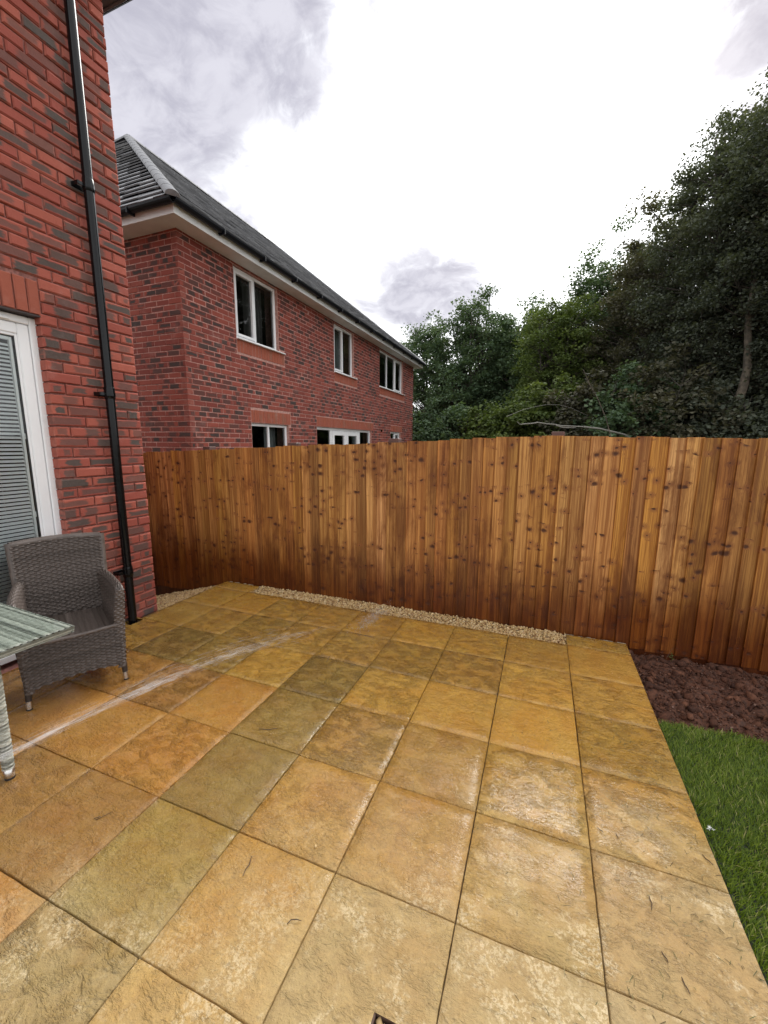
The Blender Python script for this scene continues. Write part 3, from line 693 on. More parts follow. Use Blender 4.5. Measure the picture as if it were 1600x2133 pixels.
# eaves over the corner
ev = MB(); ev.bbox((-6.6, -6.6, NTOP), (WX + .10, CY + .13, NTOP + .02)); ev.bbox((WX + .08, -6.6, NTOP - .012), (WX + .102, CY + .132, NTOP + .16), .003); ev.bbox((-6.6, CY + .11, NTOP - .0115), (WX + .079, CY + .1315, NTOP + .16), .003)
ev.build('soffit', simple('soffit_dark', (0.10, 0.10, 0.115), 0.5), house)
gt = MB()
def gutter(mb, a, b, out, r=.056):
    a, b, out = np.array(a), np.array(b), np.array(out); pr = []
    for t in np.linspace(0, math.pi, 9): pr.append((-math.cos(t) * r + r, -math.sin(t) * r))
    pr = pr + [(x * .92 + .004, z * .92) for x, z in pr[::-1]]
    n = len(pr); A = [a + out * x + EZ * z for x, z in pr]; B = [b + out * x + EZ * z for x, z in pr]
    mb.mesh_add(A + B, [(i, (i + 1) % n, n + (i + 1) % n, n + i) for i in range(n)], 0, False)
    mb.mesh_add(A, [tuple(range(n))]); mb.mesh_add(B, [tuple(range(n))[::-1]])
gutter(gt, (WX + .103, -6.6, NTOP + .13), (WX + .103, CY + .19, NTOP + .13), EX); gutter(gt, (-6.6, CY + .133, NTOP + .13), (WX + .16, CY + .133, NTOP + .13), EY)
gt.build('gutter', M_GUTTER, house)
rf = MB(); e0 = .17; z0 = NTOP + .17
pa, pb_, pc, pd = (WX + e0, CY + e0, z0), (WX + e0, -6.6, z0), (-6.6, -6.6, z0 + 2.3), (-6.6, CY - 2.4, z0 + 2.3)
rf.poly([pa, pd, pc, pb_]); rf.poly([pa, (-6.6, CY + e0, z0), pd]); rf.build('roof', M_TILE, house)
# downpipe with clips
dp = MB(); add_tube(dp, [(PIPE[0], PIPE[1], -.28), (PIPE[0], PIPE[1], 1.955), (PIPE[0], PIPE[1], 1.956)], .034, 20)
for (za, zb_) in ((1.945, 3.47), (3.455, 4.70)): add_tube(dp, [(PIPE[0], PIPE[1], za), (PIPE[0], PIPE[1], zb_)], .034 + .0006, 20)
for zc in (1.93, 3.44, .42): add_tube(dp, [(PIPE[0], PIPE[1], zc), (PIPE[0], PIPE[1], zc + .005), (PIPE[0], PIPE[1], zc + .085), (PIPE[0], PIPE[1], zc + .09)], [.036, .0395, .0395, .0375], 20)
add_tube(dp, [(PIPE[0], PIPE[1], 4.69), (PIPE[0] + .02, PIPE[1], 4.78), (PIPE[0] + .06, PIPE[1], 4.96), (PIPE[0] + .09, PIPE[1], 5.10)], .034, 16)
pipe = dp.build('downpipe', M_BLACK, house); BASE[pipe.name] = BASE[house.name]
BASE2 = {}
def sub(mb, name, material, part):
    """a sub-part under a part whose own mesh sits in world coordinates"""
    o = mb.build(name, material, None); o.parent = part; o.matrix_parent_inverse = Matrix.Translation(-Vector((0, 0, 0))); return o
for zc in (.46, 1.965, 3.475):
    cb = MB(); cb.bbox((WX - .002, PIPE[1] - .082, zc - .016), (WX + .006, PIPE[1] + .050, zc + .016), .002)
    cb.bbox((WX + .005, PIPE[1] - .082, zc - .013), (PIPE[0] + .004, PIPE[1] - .074, zc + .013), .002); cb.bbox((PIPE[0] - .004, PIPE[1] - .080, zc - .013), (PIPE[0] + .004, PIPE[1] - .032, zc + .013), .002)
    add_tube(cb, [(PIPE[0], PIPE[1], zc - .014), (PIPE[0], PIPE[1], zc + .014)], .0415, 20)
    sub(cb, 'bracket', M_BLACK, pipe)
gl = MB(); gl.box((PIPE[0] - .06, PIPE[1] - .058, -.20), (PIPE[0] + .056, PIPE[1] + .058, -.028)); gl.build('gully', M_RUBBER, house)

# patio door: white frame, glass, integral blind
FX = WX - .066                                            # outer face of the frame
door = None
def frame_rect(mb, xf, xb, y0, y1, z0, z1, w, b=.006):
    mb.bbox((xb, y0, z0), (xf, y0 + w, z1), b); mb.bbox((xb, y1 - w, z0), (xf, y1, z1), b)
    mb.bbox((xb, y0 + w, z1 - w), (xf - .0006, y1 - w, z1), b); mb.bbox((xb, y0 + w, z0), (xf - .0006, y1 - w, z0 + w), b)
dm = MB(); fy1 = DY1 + .012; fy0 = DY0 - .01; ztop = DZ1 - .014
frame_rect(dm, FX, FX - .07, fy0, fy1, .02, ztop, .052)
midy = (fy0 + fy1) / 2
door = dm.build('patio_door', M_UPVC, house)
LEAF = [(midy + .004, fy1 - .054), (fy0 + .054, midy - .004)]
for (a, b_) in LEAF:
    lf = MB(); frame_rect(lf, FX + .012 - .02, FX - .06, a, b_, .075, ztop - .055, .072); frame_rect(lf, FX - .012, FX - .05, a + .0725, b_ - .0725, .148, ztop - .128, .018, .004)
    sub(lf, 'sash', M_UPVC, door)
    ga, gb_, gz0, gz1 = a + .0905, b_ - .0905, .1665, ztop - .1465
    gk = MB(); frame_rect(gk, FX - .016, FX - .048, ga - .004, gb_ + .004, gz0 - .004, gz1 + .004, .012, .001); sub(gk, 'gasket', M_GASKET, door)
    gp = MB(); gp.poly([(FX - .020, ga, gz0), (FX - .020, gb_, gz0), (FX - .020, gb_, gz1), (FX - .020, ga, gz1)]); sub(gp, 'pane', M_DPANE, door)
    ch = MB(); ch.bbox((FX - .046, gb_ - .030, gz0), (FX - .024, gb_ - .013, gz1), .002); ch.bbox((FX - .046, ga + .013, gz0), (FX - .024, ga + .030, gz1), .002); ch.bbox((FX - .046, ga + .0305, gz1 - .03), (FX - .024, gb_ - .0305, gz1), .002)
    for zc in (1.62, 1.05): ch.bbox((FX - .040, gb_ - .0125, zc - .02), (FX - .0235, gb_ - .004, zc + .02), .001)
    sub(ch, 'blind_channel', M_BLINDW, door)
    nsl = int((gz1 - .035 - gz0) / .0275)
    for i in range(nsl):
        z = gz0 + .012 + i * .0275; s_ = MB(); t = rad(-46 + R.uniform(-1.5, 1.5)); hw = .0122; xc = FX - .035; dx, dz = math.cos(t) * hw, math.sin(t) * hw
        ya, yb = ga + .031, gb_ - .031; bow = .0009
        s_.mesh_add([(xc - dx, ya, z - dz), (xc, ya, z + bow), (xc + dx, ya, z + dz), (xc - dx, yb, z - dz), (xc, yb, z + bow), (xc + dx, yb, z + dz)], [(0, 1, 4, 3), (1, 2, 5, 4)], 0, True)
        if a < midy - .1: sub(s_, 'blind_slat', M_BLINDW, door)
        else: sub(s_, 'blind_slat', M_BLINDW, door)
    cd = MB()
    for yy in (gb_ - .19, ga + .19): add_tube(cd, [(FX - .0265, yy, gz0), (FX - .0265, yy, gz1)], .0007, 5)
    sub(cd, 'blind_cord', M_BLINDW, door)
hd = MB(); hd.bbox((FX + .0005, midy - .32, ztop - .046), (FX + .012, fy1 - .17, ztop - .028), .004); sub(hd, 'trickle_vent', M_UPVC, door)
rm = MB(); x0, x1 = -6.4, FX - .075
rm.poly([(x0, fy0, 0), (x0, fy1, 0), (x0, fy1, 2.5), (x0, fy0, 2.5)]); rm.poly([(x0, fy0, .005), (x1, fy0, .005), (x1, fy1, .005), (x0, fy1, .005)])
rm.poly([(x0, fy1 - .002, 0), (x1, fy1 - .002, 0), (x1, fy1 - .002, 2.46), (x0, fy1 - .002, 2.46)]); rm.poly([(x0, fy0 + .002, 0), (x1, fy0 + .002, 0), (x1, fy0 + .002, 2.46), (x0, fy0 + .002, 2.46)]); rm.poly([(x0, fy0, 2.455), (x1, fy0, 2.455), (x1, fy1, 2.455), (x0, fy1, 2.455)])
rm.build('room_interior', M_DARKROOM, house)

# ================================================================== neighbour's house
NX, NY, NY1, SOF = -5.27, 1.412, 12.70, 4.54
nb = root('neighbour_house', (-9.5, 7.0, -0.45), 'red brick two storey house with grey hipped roof standing behind the fence', 'house')
WIN = {  # y0, y1, z0, z1 of each opening on the garden side
    'a': (2.55, 3.755, 3.345, 4.505), 'b': (6.07, 7.19, 3.345, 4.505), 'c': (9.10, 11.40, 3.365, 4.505), 'd': (2.83, 4.01, 0.95, 1.945), 'e': (5.155, 8.44, -.2, 1.965), 'f': (10.15, 11.23, .95, 1.985)}
SOLD = [(2.55, 3.93, 3.115, 3.34), (6.07, 7.42, 3.115, 3.34), (9.10, 11.62, 3.135, 3.36), (2.83, 4.085, 1.95, 2.178), (5.155, 8.59, 1.97, 2.2), (10.15, 11.4, 1.99, 2.205)]
core = MB(); q = .0045
ys = sorted({NY + q, NY1 - q} | {v for w in WIN.values() for v in w[:2]})
def solid(y, z): return not any(w[0] < y < w[1] and w[2] < z < w[3] for w in WIN.values())
zs = sorted({-.45, SOF + .1} | {v for w in WIN.values() for v in w[2:]})
for a, b_ in zip(ys[:-1], ys[1:]):
    z = None
    for c, d in zip(zs[:-1], zs[1:]):
        if solid((a + b_) / 2, (c + d) / 2): core.box((NX - .30, a, c), (NX - q, b_, d))
core.box((-13.6, NY + q, -.45), (NX - .3001, NY + .30, SOF + .1)); core.box((-13.6, NY1 - .3, -.45), (NX - .3001, NY1 - q, SOF + .1)); core.box((-13.7, NY + q, -.45), (-13.6001, NY1 - q, SOF + .1))
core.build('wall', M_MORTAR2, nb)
P_ = []; zb = 0.72; k = 0
while zb < SOF:
    h = min(COURSE - JT - .002, SOF - zb)
    if h < .02: break
    zc = zb + h / 2; bl = [(w[0], w[1]) for w in WIN.values() if w[2] < zb + h - .006 and w[3] > zb + .006] + [(w[0], w[1]) for w in SOLD if w[2] < zb + h - .012 and w[3] > zb + .012]
    off = NY + (0 if k % 2 else .1135 + JT / 2)
    for s, e in run(zc, NY, NY1, bl, off, BL, JT + .002):
        r = R.random(); P_.append((np.array([NX, (s + e) / 2, zc]), lambda mb, s=s, e=e, zc=zc, r=r, h=h: piece(mb, (NX, (s + e) / 2, zc), EY, EZ, EX, e - s, h, .1, r, j=.0015, ch=.003)))
    x = NX - (.1025 + JT if k % 2 == 0 else 0) - (0 if k % 2 == 0 else .0)
    first = True
    while x > -8.2:
        w = BL - JT
        if first and k % 2 == 1: w = .1025 + .0  # header return
        if first and k % 2 == 0: x = NX; w = BL - JT
        if first and k % 2 == 1: x = NX
        r = R.random(); xc = x - w / 2
        P_.append((np.array([xc, NY, zc]), lambda mb, xc=xc, w=w, zc=zc, r=r, h=h: piece(mb, (xc, NY, zc), EX, EZ, -EY, w, h, .1, r, j=.0015, ch=.003)))
        x -= w + JT; first = False
    zb += COURSE; k += 1
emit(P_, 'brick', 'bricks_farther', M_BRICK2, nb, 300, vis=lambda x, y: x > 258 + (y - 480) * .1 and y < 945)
P_ = []
for (y0, y1, z0, z1) in SOLD:
    n = max(1, round((y1 - y0) / .079)); w = (y1 - y0) / n
    for i in range(n):
        yc = y0 + (i + .5) * w; r = R.random()
        P_.append((np.array([NX, yc, (z0 + z1) / 2]), lambda mb, yc=yc, w=w, z0=z0, z1=z1, r=r: piece(mb, (NX + .0005, yc, (z0 + z1) / 2), EZ, -EY, EX, z1 - z0 - .008, w - JT * .7, .09, r, j=.001, ch=.003)))
emit(P_, 'soldier_brick', 'soldier_bricks_farther', M_SOLDIER, nb, 300)

def window(key, cols, opener=(), sill=True, curtain=None, top=0.0):
    y0, y1, z0, z1 = WIN[key]; f = NX - .055; fr = MB(); w = .052
    z1 = z1 - .004; frame_rect(fr, f, f - .07, y0 + .004, y1 - .004, z0 + .004, z1, w)
    n = len(cols); tot = sum(cols); yy = y0 + .004 + w; span = (y1 - y0 - .008 - 2 * w); cells = []
    for i, c in enumerate(cols):
        a = yy; b_ = yy + span * c / tot
        if i < n - 1: fr.bbox((f - .07, b_ - .026, z0 + .0565), (f - .0008, b_ + .026, z1 - .0525), .005); cells.append((a, b_ - .026)); yy = b_ + .026; span -= .0; 
        else: cells.append((a, y1 - .004 - w))
        if i < n - 1: yy = b_ + .026
    o = fr.build('window', M_UPVC, nb)
    for i, (a, b_) in enumerate(cells):
        z0c, z1c = z0 + .057, z1 - .053
        if i in opener:
            s = MB(); frame_rect(s, f + .014, f - .05, a + .002, b_ - .002, z0c + .002, z1c - .002, .044, .005); sub(s, 'sash', M_UPVC, o)
            hd = MB(); hd.bbox((f - .085, b_ - .036, (z0c + z1c) / 2 - .08), (f - .058, b_ - .014, (z0c + z1c) / 2 + .07), .005); sub(hd, 'handle', M_UPVC, o)
            a, b_, z0c, z1c = a + .047, b_ - .047, z0c + .047, z1c - .047
        p = MB(); p.poly([(f - .03, a, z0c), (f - .03, b_, z0c), (f - .03, b_, z1c), (f - .03, a, z1c)]); sub(p, 'pane', M_PANE, o)
    if sill:
        s = MB(); s.bbox((f - .03, y0 - .02 + .024, z0 - .016), (NX + .045, y1 + .17, z0 + .003), .005); sub(s, 'sill', M_UPVC, o)
    # the room behind
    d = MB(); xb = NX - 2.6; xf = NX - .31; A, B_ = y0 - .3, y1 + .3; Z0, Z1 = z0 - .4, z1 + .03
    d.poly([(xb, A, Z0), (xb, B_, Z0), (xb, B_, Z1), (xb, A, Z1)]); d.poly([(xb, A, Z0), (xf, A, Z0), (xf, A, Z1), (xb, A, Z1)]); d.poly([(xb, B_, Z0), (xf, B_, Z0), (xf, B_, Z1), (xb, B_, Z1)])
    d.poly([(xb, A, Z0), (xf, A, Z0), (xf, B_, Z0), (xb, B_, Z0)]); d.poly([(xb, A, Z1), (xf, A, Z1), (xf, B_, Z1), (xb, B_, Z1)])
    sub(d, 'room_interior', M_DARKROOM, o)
    if curtain:
        for (ca, cb_, tone) in curtain:
            c = MB(); nn = max(8, int((cb_ - ca) / .012)); V = []
            for i in range(nn + 1):
                yv = y0 + (y1 - y0) * (ca + (cb_ - ca) * i / nn); xv = NX - .36 + .03 * math.sin(i * .9 + 2 * math.sin(i * .23)); V += [(xv, yv, z0 - .1), (xv + R.uniform(-.005, .005), yv, z1)]
            c.mesh_add(V, [(2 * i, 2 * i + 2, 2 * i + 3, 2 * i + 1) for i in range(nn)], 0, True); sub(c, 'curtain', tone, o)
    return o
M_CURT2 = simple('curtain_grey', (0.34, 0.35, 0.35), 0.9)
window('a', (1, 1.12), (0,), curtain=[(.0, .16, M_CURTAIN), (.52, .98, M_CURTAIN)])
window('b', (1, 1), (0,), curtain=[(.62, 1.0, M_CURT2)])
window('c', (1, 1, 1), (2,), curtain=[(.0, .1, M_CURTAIN)])
window('d', (1, 1.1), (), sill=False, curtain=[(.68, 1.0, M_CURT2)])
window('f', (1, 1), (1,), sill=False)
# french doors with side lights
y0, y1, z0, z1 = WIN['e']; f = NX - .055; fr = MB(); frame_rect(fr, f, f - .07, y0 + .004, y1 - .004, z0, z1 - .004, .06)
cut = [y0 + .004 + (y1 - y0 - .008) * t for t in (.24, .5, .76)]
for c in (cut[0], cut[2]): fr.bbox((f - .07, c - .05, z0 + .0605), (f - .0008, c + .05, z1 - .065), .006)
o = fr.build('french_door', M_UPVC, nb)
for i, (a, b_) in enumerate(((y0 + .064, cut[0] - .05), (cut[0] + .05, cut[1] - .004), (cut[1] + .004, cut[2] - .05), (cut[2] + .05, y1 - .064))):
    zz1 = z1 - .067
    if i in (1, 2):
        s = MB(); frame_rect(s, f + .012, f - .05, a + .001, b_ - .001, z0 + .07, zz1 - .002, .115, .006); sub(s, 'door_leaf', M_UPVC, o)
        hd = MB(); yh = a + .06 if i == 2 else b_ - .06; hd.bbox((f + .014, yh - .012, .85), (f + .045, yh + .012, 1.02), .005); sub(hd, 'handle', M_STEEL, o); a, b_, zz1 = a + .116, b_ - .116, zz1 - .118
    p = MB(); p.poly([(f - .03, a, z0 + .1), (f - .03, b_, z0 + .1), (f - .03, b_, zz1), (f - .03, a, zz1)]); sub(p, 'pane', M_PANE, o)
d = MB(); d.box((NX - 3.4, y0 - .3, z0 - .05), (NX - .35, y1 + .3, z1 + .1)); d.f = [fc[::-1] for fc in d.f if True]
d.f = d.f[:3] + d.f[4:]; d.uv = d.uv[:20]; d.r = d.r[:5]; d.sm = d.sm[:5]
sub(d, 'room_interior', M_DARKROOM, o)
c = MB(); c.box((NX - .40, y1 - .62, z0), (NX - .36, y1 - .1, z1)); sub(c, 'curtain', M_CURT2, o)
vp = MB(); add_tube(vp, [(NX - .05, 9.25, 1.99), (NX + .03, 9.25, 1.99)], .035, 12); vp.build('vent_pipe', M_BLACK, nb)
# eaves
OV = .30; sf = MB()
sf.bbox((NX - .05, NY - OV, SOF), (NX + OV, NY1 + OV, SOF + .012), .002); sf.bbox((-13.9, NY - OV, SOF), (NX - .0501, NY + .05, SOF + .0118), .002)
sf.bbox((NX + OV - .018, NY - OV - .002, SOF - .008), (NX + OV + .002, NY1 + OV, SOF + .15), .002); sf.bbox((-13.9, NY - OV - .002, SOF - .0078), (NX + OV - .0185, NY - OV + .018, SOF + .1498), .002)
sf.bbox((-13.9, NY1 - .05, SOF), (NX - .0501, NY1 + OV, SOF + .0118), .002)
sf.build('soffit', M_SOFFIT, nb)
gt = MB(); gutter(gt, (NX + OV + .003, NY - OV - .06, SOF + .135), (NX + OV + .003, NY1 + OV + .06, SOF + .135), EX, .058); gutter(gt, (NX + OV + .06, NY - OV - .003, SOF + .135), (-13.9, NY - OV - .003, SOF + .135), -EY, .058)
for y in np.arange(NY + .5, NY1, .95): gt.bbox((NX + OV + .004, y - .012, SOF + .06), (NX + OV + .128, y + .012, SOF + .134), .003)
for x in np.arange(NX - .4, -8, -.95): gt.bbox((x - .012, NY - OV - .128, SOF + .06), (x + .012, NY - OV - .004, SOF + .134), .003)
gt.build('gutter', M_GUTTER, nb)
# roof: hip plane towards us, long slope over the garden side
E0 = np.array([-4.91, 1.05, 4.675]); RA, RB, RC = 4.62, 3.28, 3.70
APEX = E0 + np.array([-RA, RB, RC]); FAR = np.array([E0[0], NY1 + .36, E0[2]]); APF = FAR + np.array([-RA, -RB, RC]); LEFT = np.array([E0[0] - 2 * RA, E0[1], E0[2]]); LEFTF = np.array([LEFT[0], FAR[1], E0[2]])
dk = MB(); dz = np.array([0, 0, -.035])
for tri in ([E0, FAR, APF, APEX], [LEFT, E0, APEX], [LEFTF, LEFT, APEX, APF], [FAR, LEFTF, APF]): dk.poly([t + dz for t in tri])
dk.build('roof', M_GUTTER, nb)
def tiles(origin, along, upv, L, gauge, tw, lo, hi, rows):
    n = np.cross(along, upv); n /= np.linalg.norm(n)
    if n[2] < 0: n = -n
    out = []
    for k in range(rows):
        v0 = k * gauge; v1 = min(v0 + gauge * 1.12, L); vm = v0 + gauge * .5
        a0, a1 = lo(vm), hi(vm); k0 = math.floor(a0 / tw) - 1; x = k0 * tw + (tw / 2 if k % 2 else 0)
        while x < a1:
            s, e = max(x + .003, a0), min(x + tw - .003, a1)
            if e - s > .04:
                r = R.random(); jj = R.uniform(-.007, .007)
                def fn(mb, s=s, e=e, v0=v0, v1=v1, r=r, jj=jj):
                    P = []
                    for (a, v, hgt) in ((s, v0, .046 + jj), (e, v0, .046 + jj), (e, v1, .010), (s, v1, .010)): P.append(origin + along * a + upv * v + n * hgt)
                    Q = [p - n * .018 for p in P]
                    mb.poly(P, None, r)
                    for i in range(4): j = (i + 1) % 4; mb.poly([Q[i], Q[j], P[j], P[i]], None, r)
                    mb.poly(Q[::-1], None, r)
                out.append((origin + along * (s + e) / 2 + upv * vm, fn))
            x += tw
    return out
upL = math.hypot(RA, RC); upv = np.array([-RA, 0, RC]) / upL; Ly = FAR[1] - E0[1]; G_ = .215
T1 = tiles(E0, EY, upv, upL, G_, .30, lambda v: RB * v / upL, lambda v: Ly - RB * v / upL, int(upL / G_))
hl = math.hypot(RB, RC); uph = np.array([0, RB, RC]) / hl
T2 = tiles(E0, -EX, uph, hl, G_, .30, lambda v: RA * v / hl, lambda v: 2 * RA - RA * v / hl, int(hl / G_))
emit(T1 + T2, 'roof_tile', 'roof_tiles_farther', M_TILE, nb, 300, vis=lambda x, y: x > 236 and y < 760)
def caps(a, b_, name, n, w=.088, h=.060):
    a, b_ = np.array(a), np.array(b_); d = (b_ - a); L = np.linalg.norm(d); d /= L; sdv = np.cross(d, EZ); sdv /= np.linalg.norm(sdv); up = np.cross(sdv, d)
    for i in range(n):
        p0 = a + d * (L * i / n - .01); p1 = a + d * (L * (i + 1) / n + .035); c = MB(); V = []
        for (p, g_) in ((p0, .0), (p0 + (p1 - p0) * .06, .002), (p1, -.004)):
            for t in np.linspace(-.15, math.pi + .15, 9): V.append(p + sdv * math.cos(t) * (w + g_) + up * (math.sin(t) * (h + g_) + .012))
        F = [(r * 9 + j, r * 9 + j + 1, (r + 1) * 9 + j + 1, (r + 1) * 9 + j) for r in range(2) for j in range(8)]
        c.mesh_add(V, F, 0, True); c.mesh_add(V[:9], [tuple(range(9))]); c.mesh_add(V[18:], [tuple(range(9))[::-1]]); c.build(name, M_CAP, nb)
caps(E0 + np.array([.02, -.02, .0]), APEX, 'hip_tile', 17); caps(APEX, APF, 'ridge_tile', 14); caps(FAR, APF, 'hip_tile', 17); caps(LEFT, APEX, 'hip_tile', 17)

# ================================================================== fence
FY = 0.25
TX = [-6.2, -4.771, -3.865, -3.331, -2.327, -1.392, -0.775, -0.287, -0.05, 0.41, 1.166, 2.2, 4.5]
TZ = [1.405, 1.462, 1.501, 1.527, 1.565, 1.604, 1.633, 1.654, 1.650, 1.643, 1.635, 1.62, 1.60]
ftop = lambda x: float(np.interp(x, TX, TZ))
BH = 1.69
fence = root('timber_fence', (-1.0, FY + .02, -0.2), 'orange brown closeboard timber fence running along the patio', 'fence')
x = -5.9; i = 0
WOOD = [(0.59, 0.282, 0.076), (0.53, 0.244, 0.060), (0.63, 0.318, 0.098), (0.49, 0.220, 0.054), (0.60, 0.272, 0.068), (0.65, 0.348, 0.118)]
run_t = R.choice(WOOD); left = 0
while x < 4.2:
    w = .104 + R.uniform(-.010, .008); lap = .016
    if left <= 0: run_t = R.choice(WOOD); left = R.randint(1, 4)
    left -= 1
    zt = ftop(x + w / 2) + R.uniform(-.007, .007); zb = zt - BH - R.uniform(0, .008)
    tk = .017 + R.uniform(-.003, .003); tn = .004; nz = 9; V = []; sw = R.uniform(-.004, .004); tilt = R.uniform(-.003, .003)
    for j in range(nz):
        t = j / (nz - 1); z = zb + (zt - zb) * t; wob = R.uniform(-.0008, .0008) + sw * math.sin(math.pi * t)
        xa, xb = x + wob + tilt * t, x + w + lap + wob * .7 + tilt * t
        yf = FY - R.uniform(0, .0012)
        # feather edge: the thick edge stands proud over the thin edge of the board beside it
        V += [(xa, yf - tk, z), (xa + .004, yf - tk - .001, z), (xb - .002, yf - tn + .004, z), (xb, yf + .006, z), (xa, yf + .006, z)]
    F = []
    for j in range(nz - 1):
        for q in range(5): F.append((j * 5 + q, j * 5 + (q + 1) % 5, (j + 1) * 5 + (q + 1) % 5, (j + 1) * 5 + q))
    mb = MB(); mb.mesh_add(V, F); mb.mesh_add(V[:5], [(4, 3, 2, 1, 0)]); mb.mesh_add(V[-5:], [(0, 1, 2, 3, 4)])
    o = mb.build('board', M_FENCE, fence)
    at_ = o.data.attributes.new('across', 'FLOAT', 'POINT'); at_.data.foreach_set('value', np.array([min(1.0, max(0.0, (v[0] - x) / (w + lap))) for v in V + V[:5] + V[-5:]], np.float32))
    k = R.uniform(.78, 1.12); o.color = (run_t[0] * k, run_t[1] * k * R.uniform(.95, 1.05), run_t[2] * k * R.uniform(.85, 1.15), 1)
    if R.random() < .04: o.color = (0.40, 0.195, 0.055, 1)
    if R.random() < .06: o.color = (0.62, 0.285, 0.055, 1)
    x += w; i += 1
posts = [-5.85, -4.0, -2.55, -1.0 + 0.0, -0.175, 1.75, 3.55]
posts = [-5.6, -3.87, -2.72, -1.6, -0.175, 1.68, 3.5]
for a, b_ in zip(posts[:-1], posts[1:]):
    za, zb = ftop(a) - BH, ftop(b_) - BH
    mb = MB(); V = []
    for (x_, z_) in ((a + .052, za), (b_ - .052, zb)): V += [(x_, FY + .0005, z_ - .155), (x_, FY + .024, z_ - .155), (x_, FY + .024, z_ + .012), (x_, FY + .0005, z_ + .012)]
    mb.mesh_add(V, [(0, 1, 2, 3), (7, 6, 5, 4), (0, 4, 5, 1), (1, 5, 6, 2), (2, 6, 7, 3), (3, 7, 4, 0)])
    o = mb.build('gravel_board', M_FENCE, fence); o.color = (0.30, 0.125, 0.045, 1)
    for t in (.25, .85, 1.45):
        mb = MB(); V = []
        for (x_, z_) in ((a + .04, za + t), (b_ - .04, zb + t)): V += [(x_, FY + .0065, z_), (x_, FY + .05, z_), (x_, FY + .0065, z_ + .075)]
        mb.mesh_add(V, [(0, 1, 2), (5, 4, 3), (0, 3, 4, 1), (1, 4, 5, 2), (2, 5, 3, 0)]); o = mb.build('rail', M_FENCE, fence); o.color = (0.30, 0.16, 0.06, 1)
for pxx in posts:
    zt = ftop(pxx) + .035
    mb = MB(); mb.bbox((pxx - .05, FY + .0255, -.5), (pxx + .05, FY + .125, zt), .004); o = mb.build('post', M_POSTCAP, fence)
    if abs(pxx + .175) < .01 or abs(pxx + 2.72) < .01:
        pass

# ================================================================== rattan furniture
def weave(P, ncol, nrow, amp, su=4, sv=4, rs=np.random.RandomState(1), mode='basket'):
    """woven sheet: P(u,v)->(n,3) with u,v in 0..1; strands run along u and pass over and under ncol ribs"""
    nu, nv = ncol * su + 1, nrow * sv + 1
    U, V_ = np.meshgrid(np.linspace(0, 1, nu), np.linspace(0, 1, nv)); u, v = U.ravel(), V_.ravel()
    p = P(u, v); e = 1e-3
    du = P(np.clip(u + e, 0, 1), v) - P(np.clip(u - e, 0, 1), v); dv = P(u, np.clip(v + e, 0, 1)) - P(u, np.clip(v - e, 0, 1))
    n = np.cross(du, dv); n /= np.linalg.norm(n, axis=1)[:, None] + 1e-12
    cu, cv = u * ncol, v * nrow; row = np.minimum(np.floor(cv), nrow - 1); fv = cv - row
    jit = rs.uniform(-.18, .18, nrow + 2)[row.astype(int)]
    if mode == 'basket':
        wv = np.cos(math.pi * (cu + row + jit)); prof = np.sqrt(np.maximum(0, 1 - (2 * fv - 1) ** 2)); h = amp * (.62 * prof * (0.40 + 0.9 * wv) + .3 * prof - .30)
    else:                                                   # flat bands, a cord between
        prof = np.sqrt(np.maximum(0, 1 - (2 * fv - 1) ** 2)) ** .6; h = amp * prof * (.8 + .2 * np.cos(2 * math.pi * cu))
    p = p + n * h[:, None]
    F = grid_faces(nu, nv)
    rr = rs.rand(nrow); fr = np.repeat(np.repeat(rr, sv)[:, None], nu - 1, 1).ravel() * .7 + .3 * rs.rand(len(F)) * .6
    return p, F, fr
def join(parts):
    V = []; F = []; A = []; b = 0
    for p, f, a in parts: V.append(p); F.append(f + b); A.append(a); b += len(p)
    return np.concatenate(V), np.concatenate(F), np.concatenate(A)
def wicker(name, material, parent, parts):
    V, F, A = join(parts); return link(np_mesh(name, V, F, smooth=True, attrs=[('strand', 'FACE', A)]), name, material, parent)

co = np.array([-2.929, -1.864, 0.0]); cf = np.array([.887, -.461, 0.0]); cr_ = np.array([.461, .887, 0.0])
def CL(x, y, z): return co + np.multiply.outer(np.asarray(x, float), cr_) + np.multiply.outer(np.asarray(y, float), cf) + np.multiply.outer(np.asarray(z, float) + 0 * np.asarray(x, float), EZ)
chair = root('rattan_armchair', tuple(co), 'dark grey brown woven rattan armchair by the patio door', 'armchair')
rsw = np.random.RandomState(11)
def back_pt(u, v, o=0.0):
    """u -1..1 across, v 0..1 up"""
    z = .385 + v * .515; half = .232 + .02 * v; y = -.425 - .105 * v - .045 * (1 - u ** 2) - o
    return CL(u * half, y, z - .012 * (1 - u ** 2) * v * 0 + .008 * v * (1 - u * u))
PB = lambda u, v: back_pt(2 * u - 1, v)
PBo = lambda u, v: back_pt(1 - 2 * u, v * 1.0, .045)
parts = [weave(PB, 17, 42, .0150, 5, 6, rsw), weave(PBo, 14, 36, .006, 3, 3, rsw)]
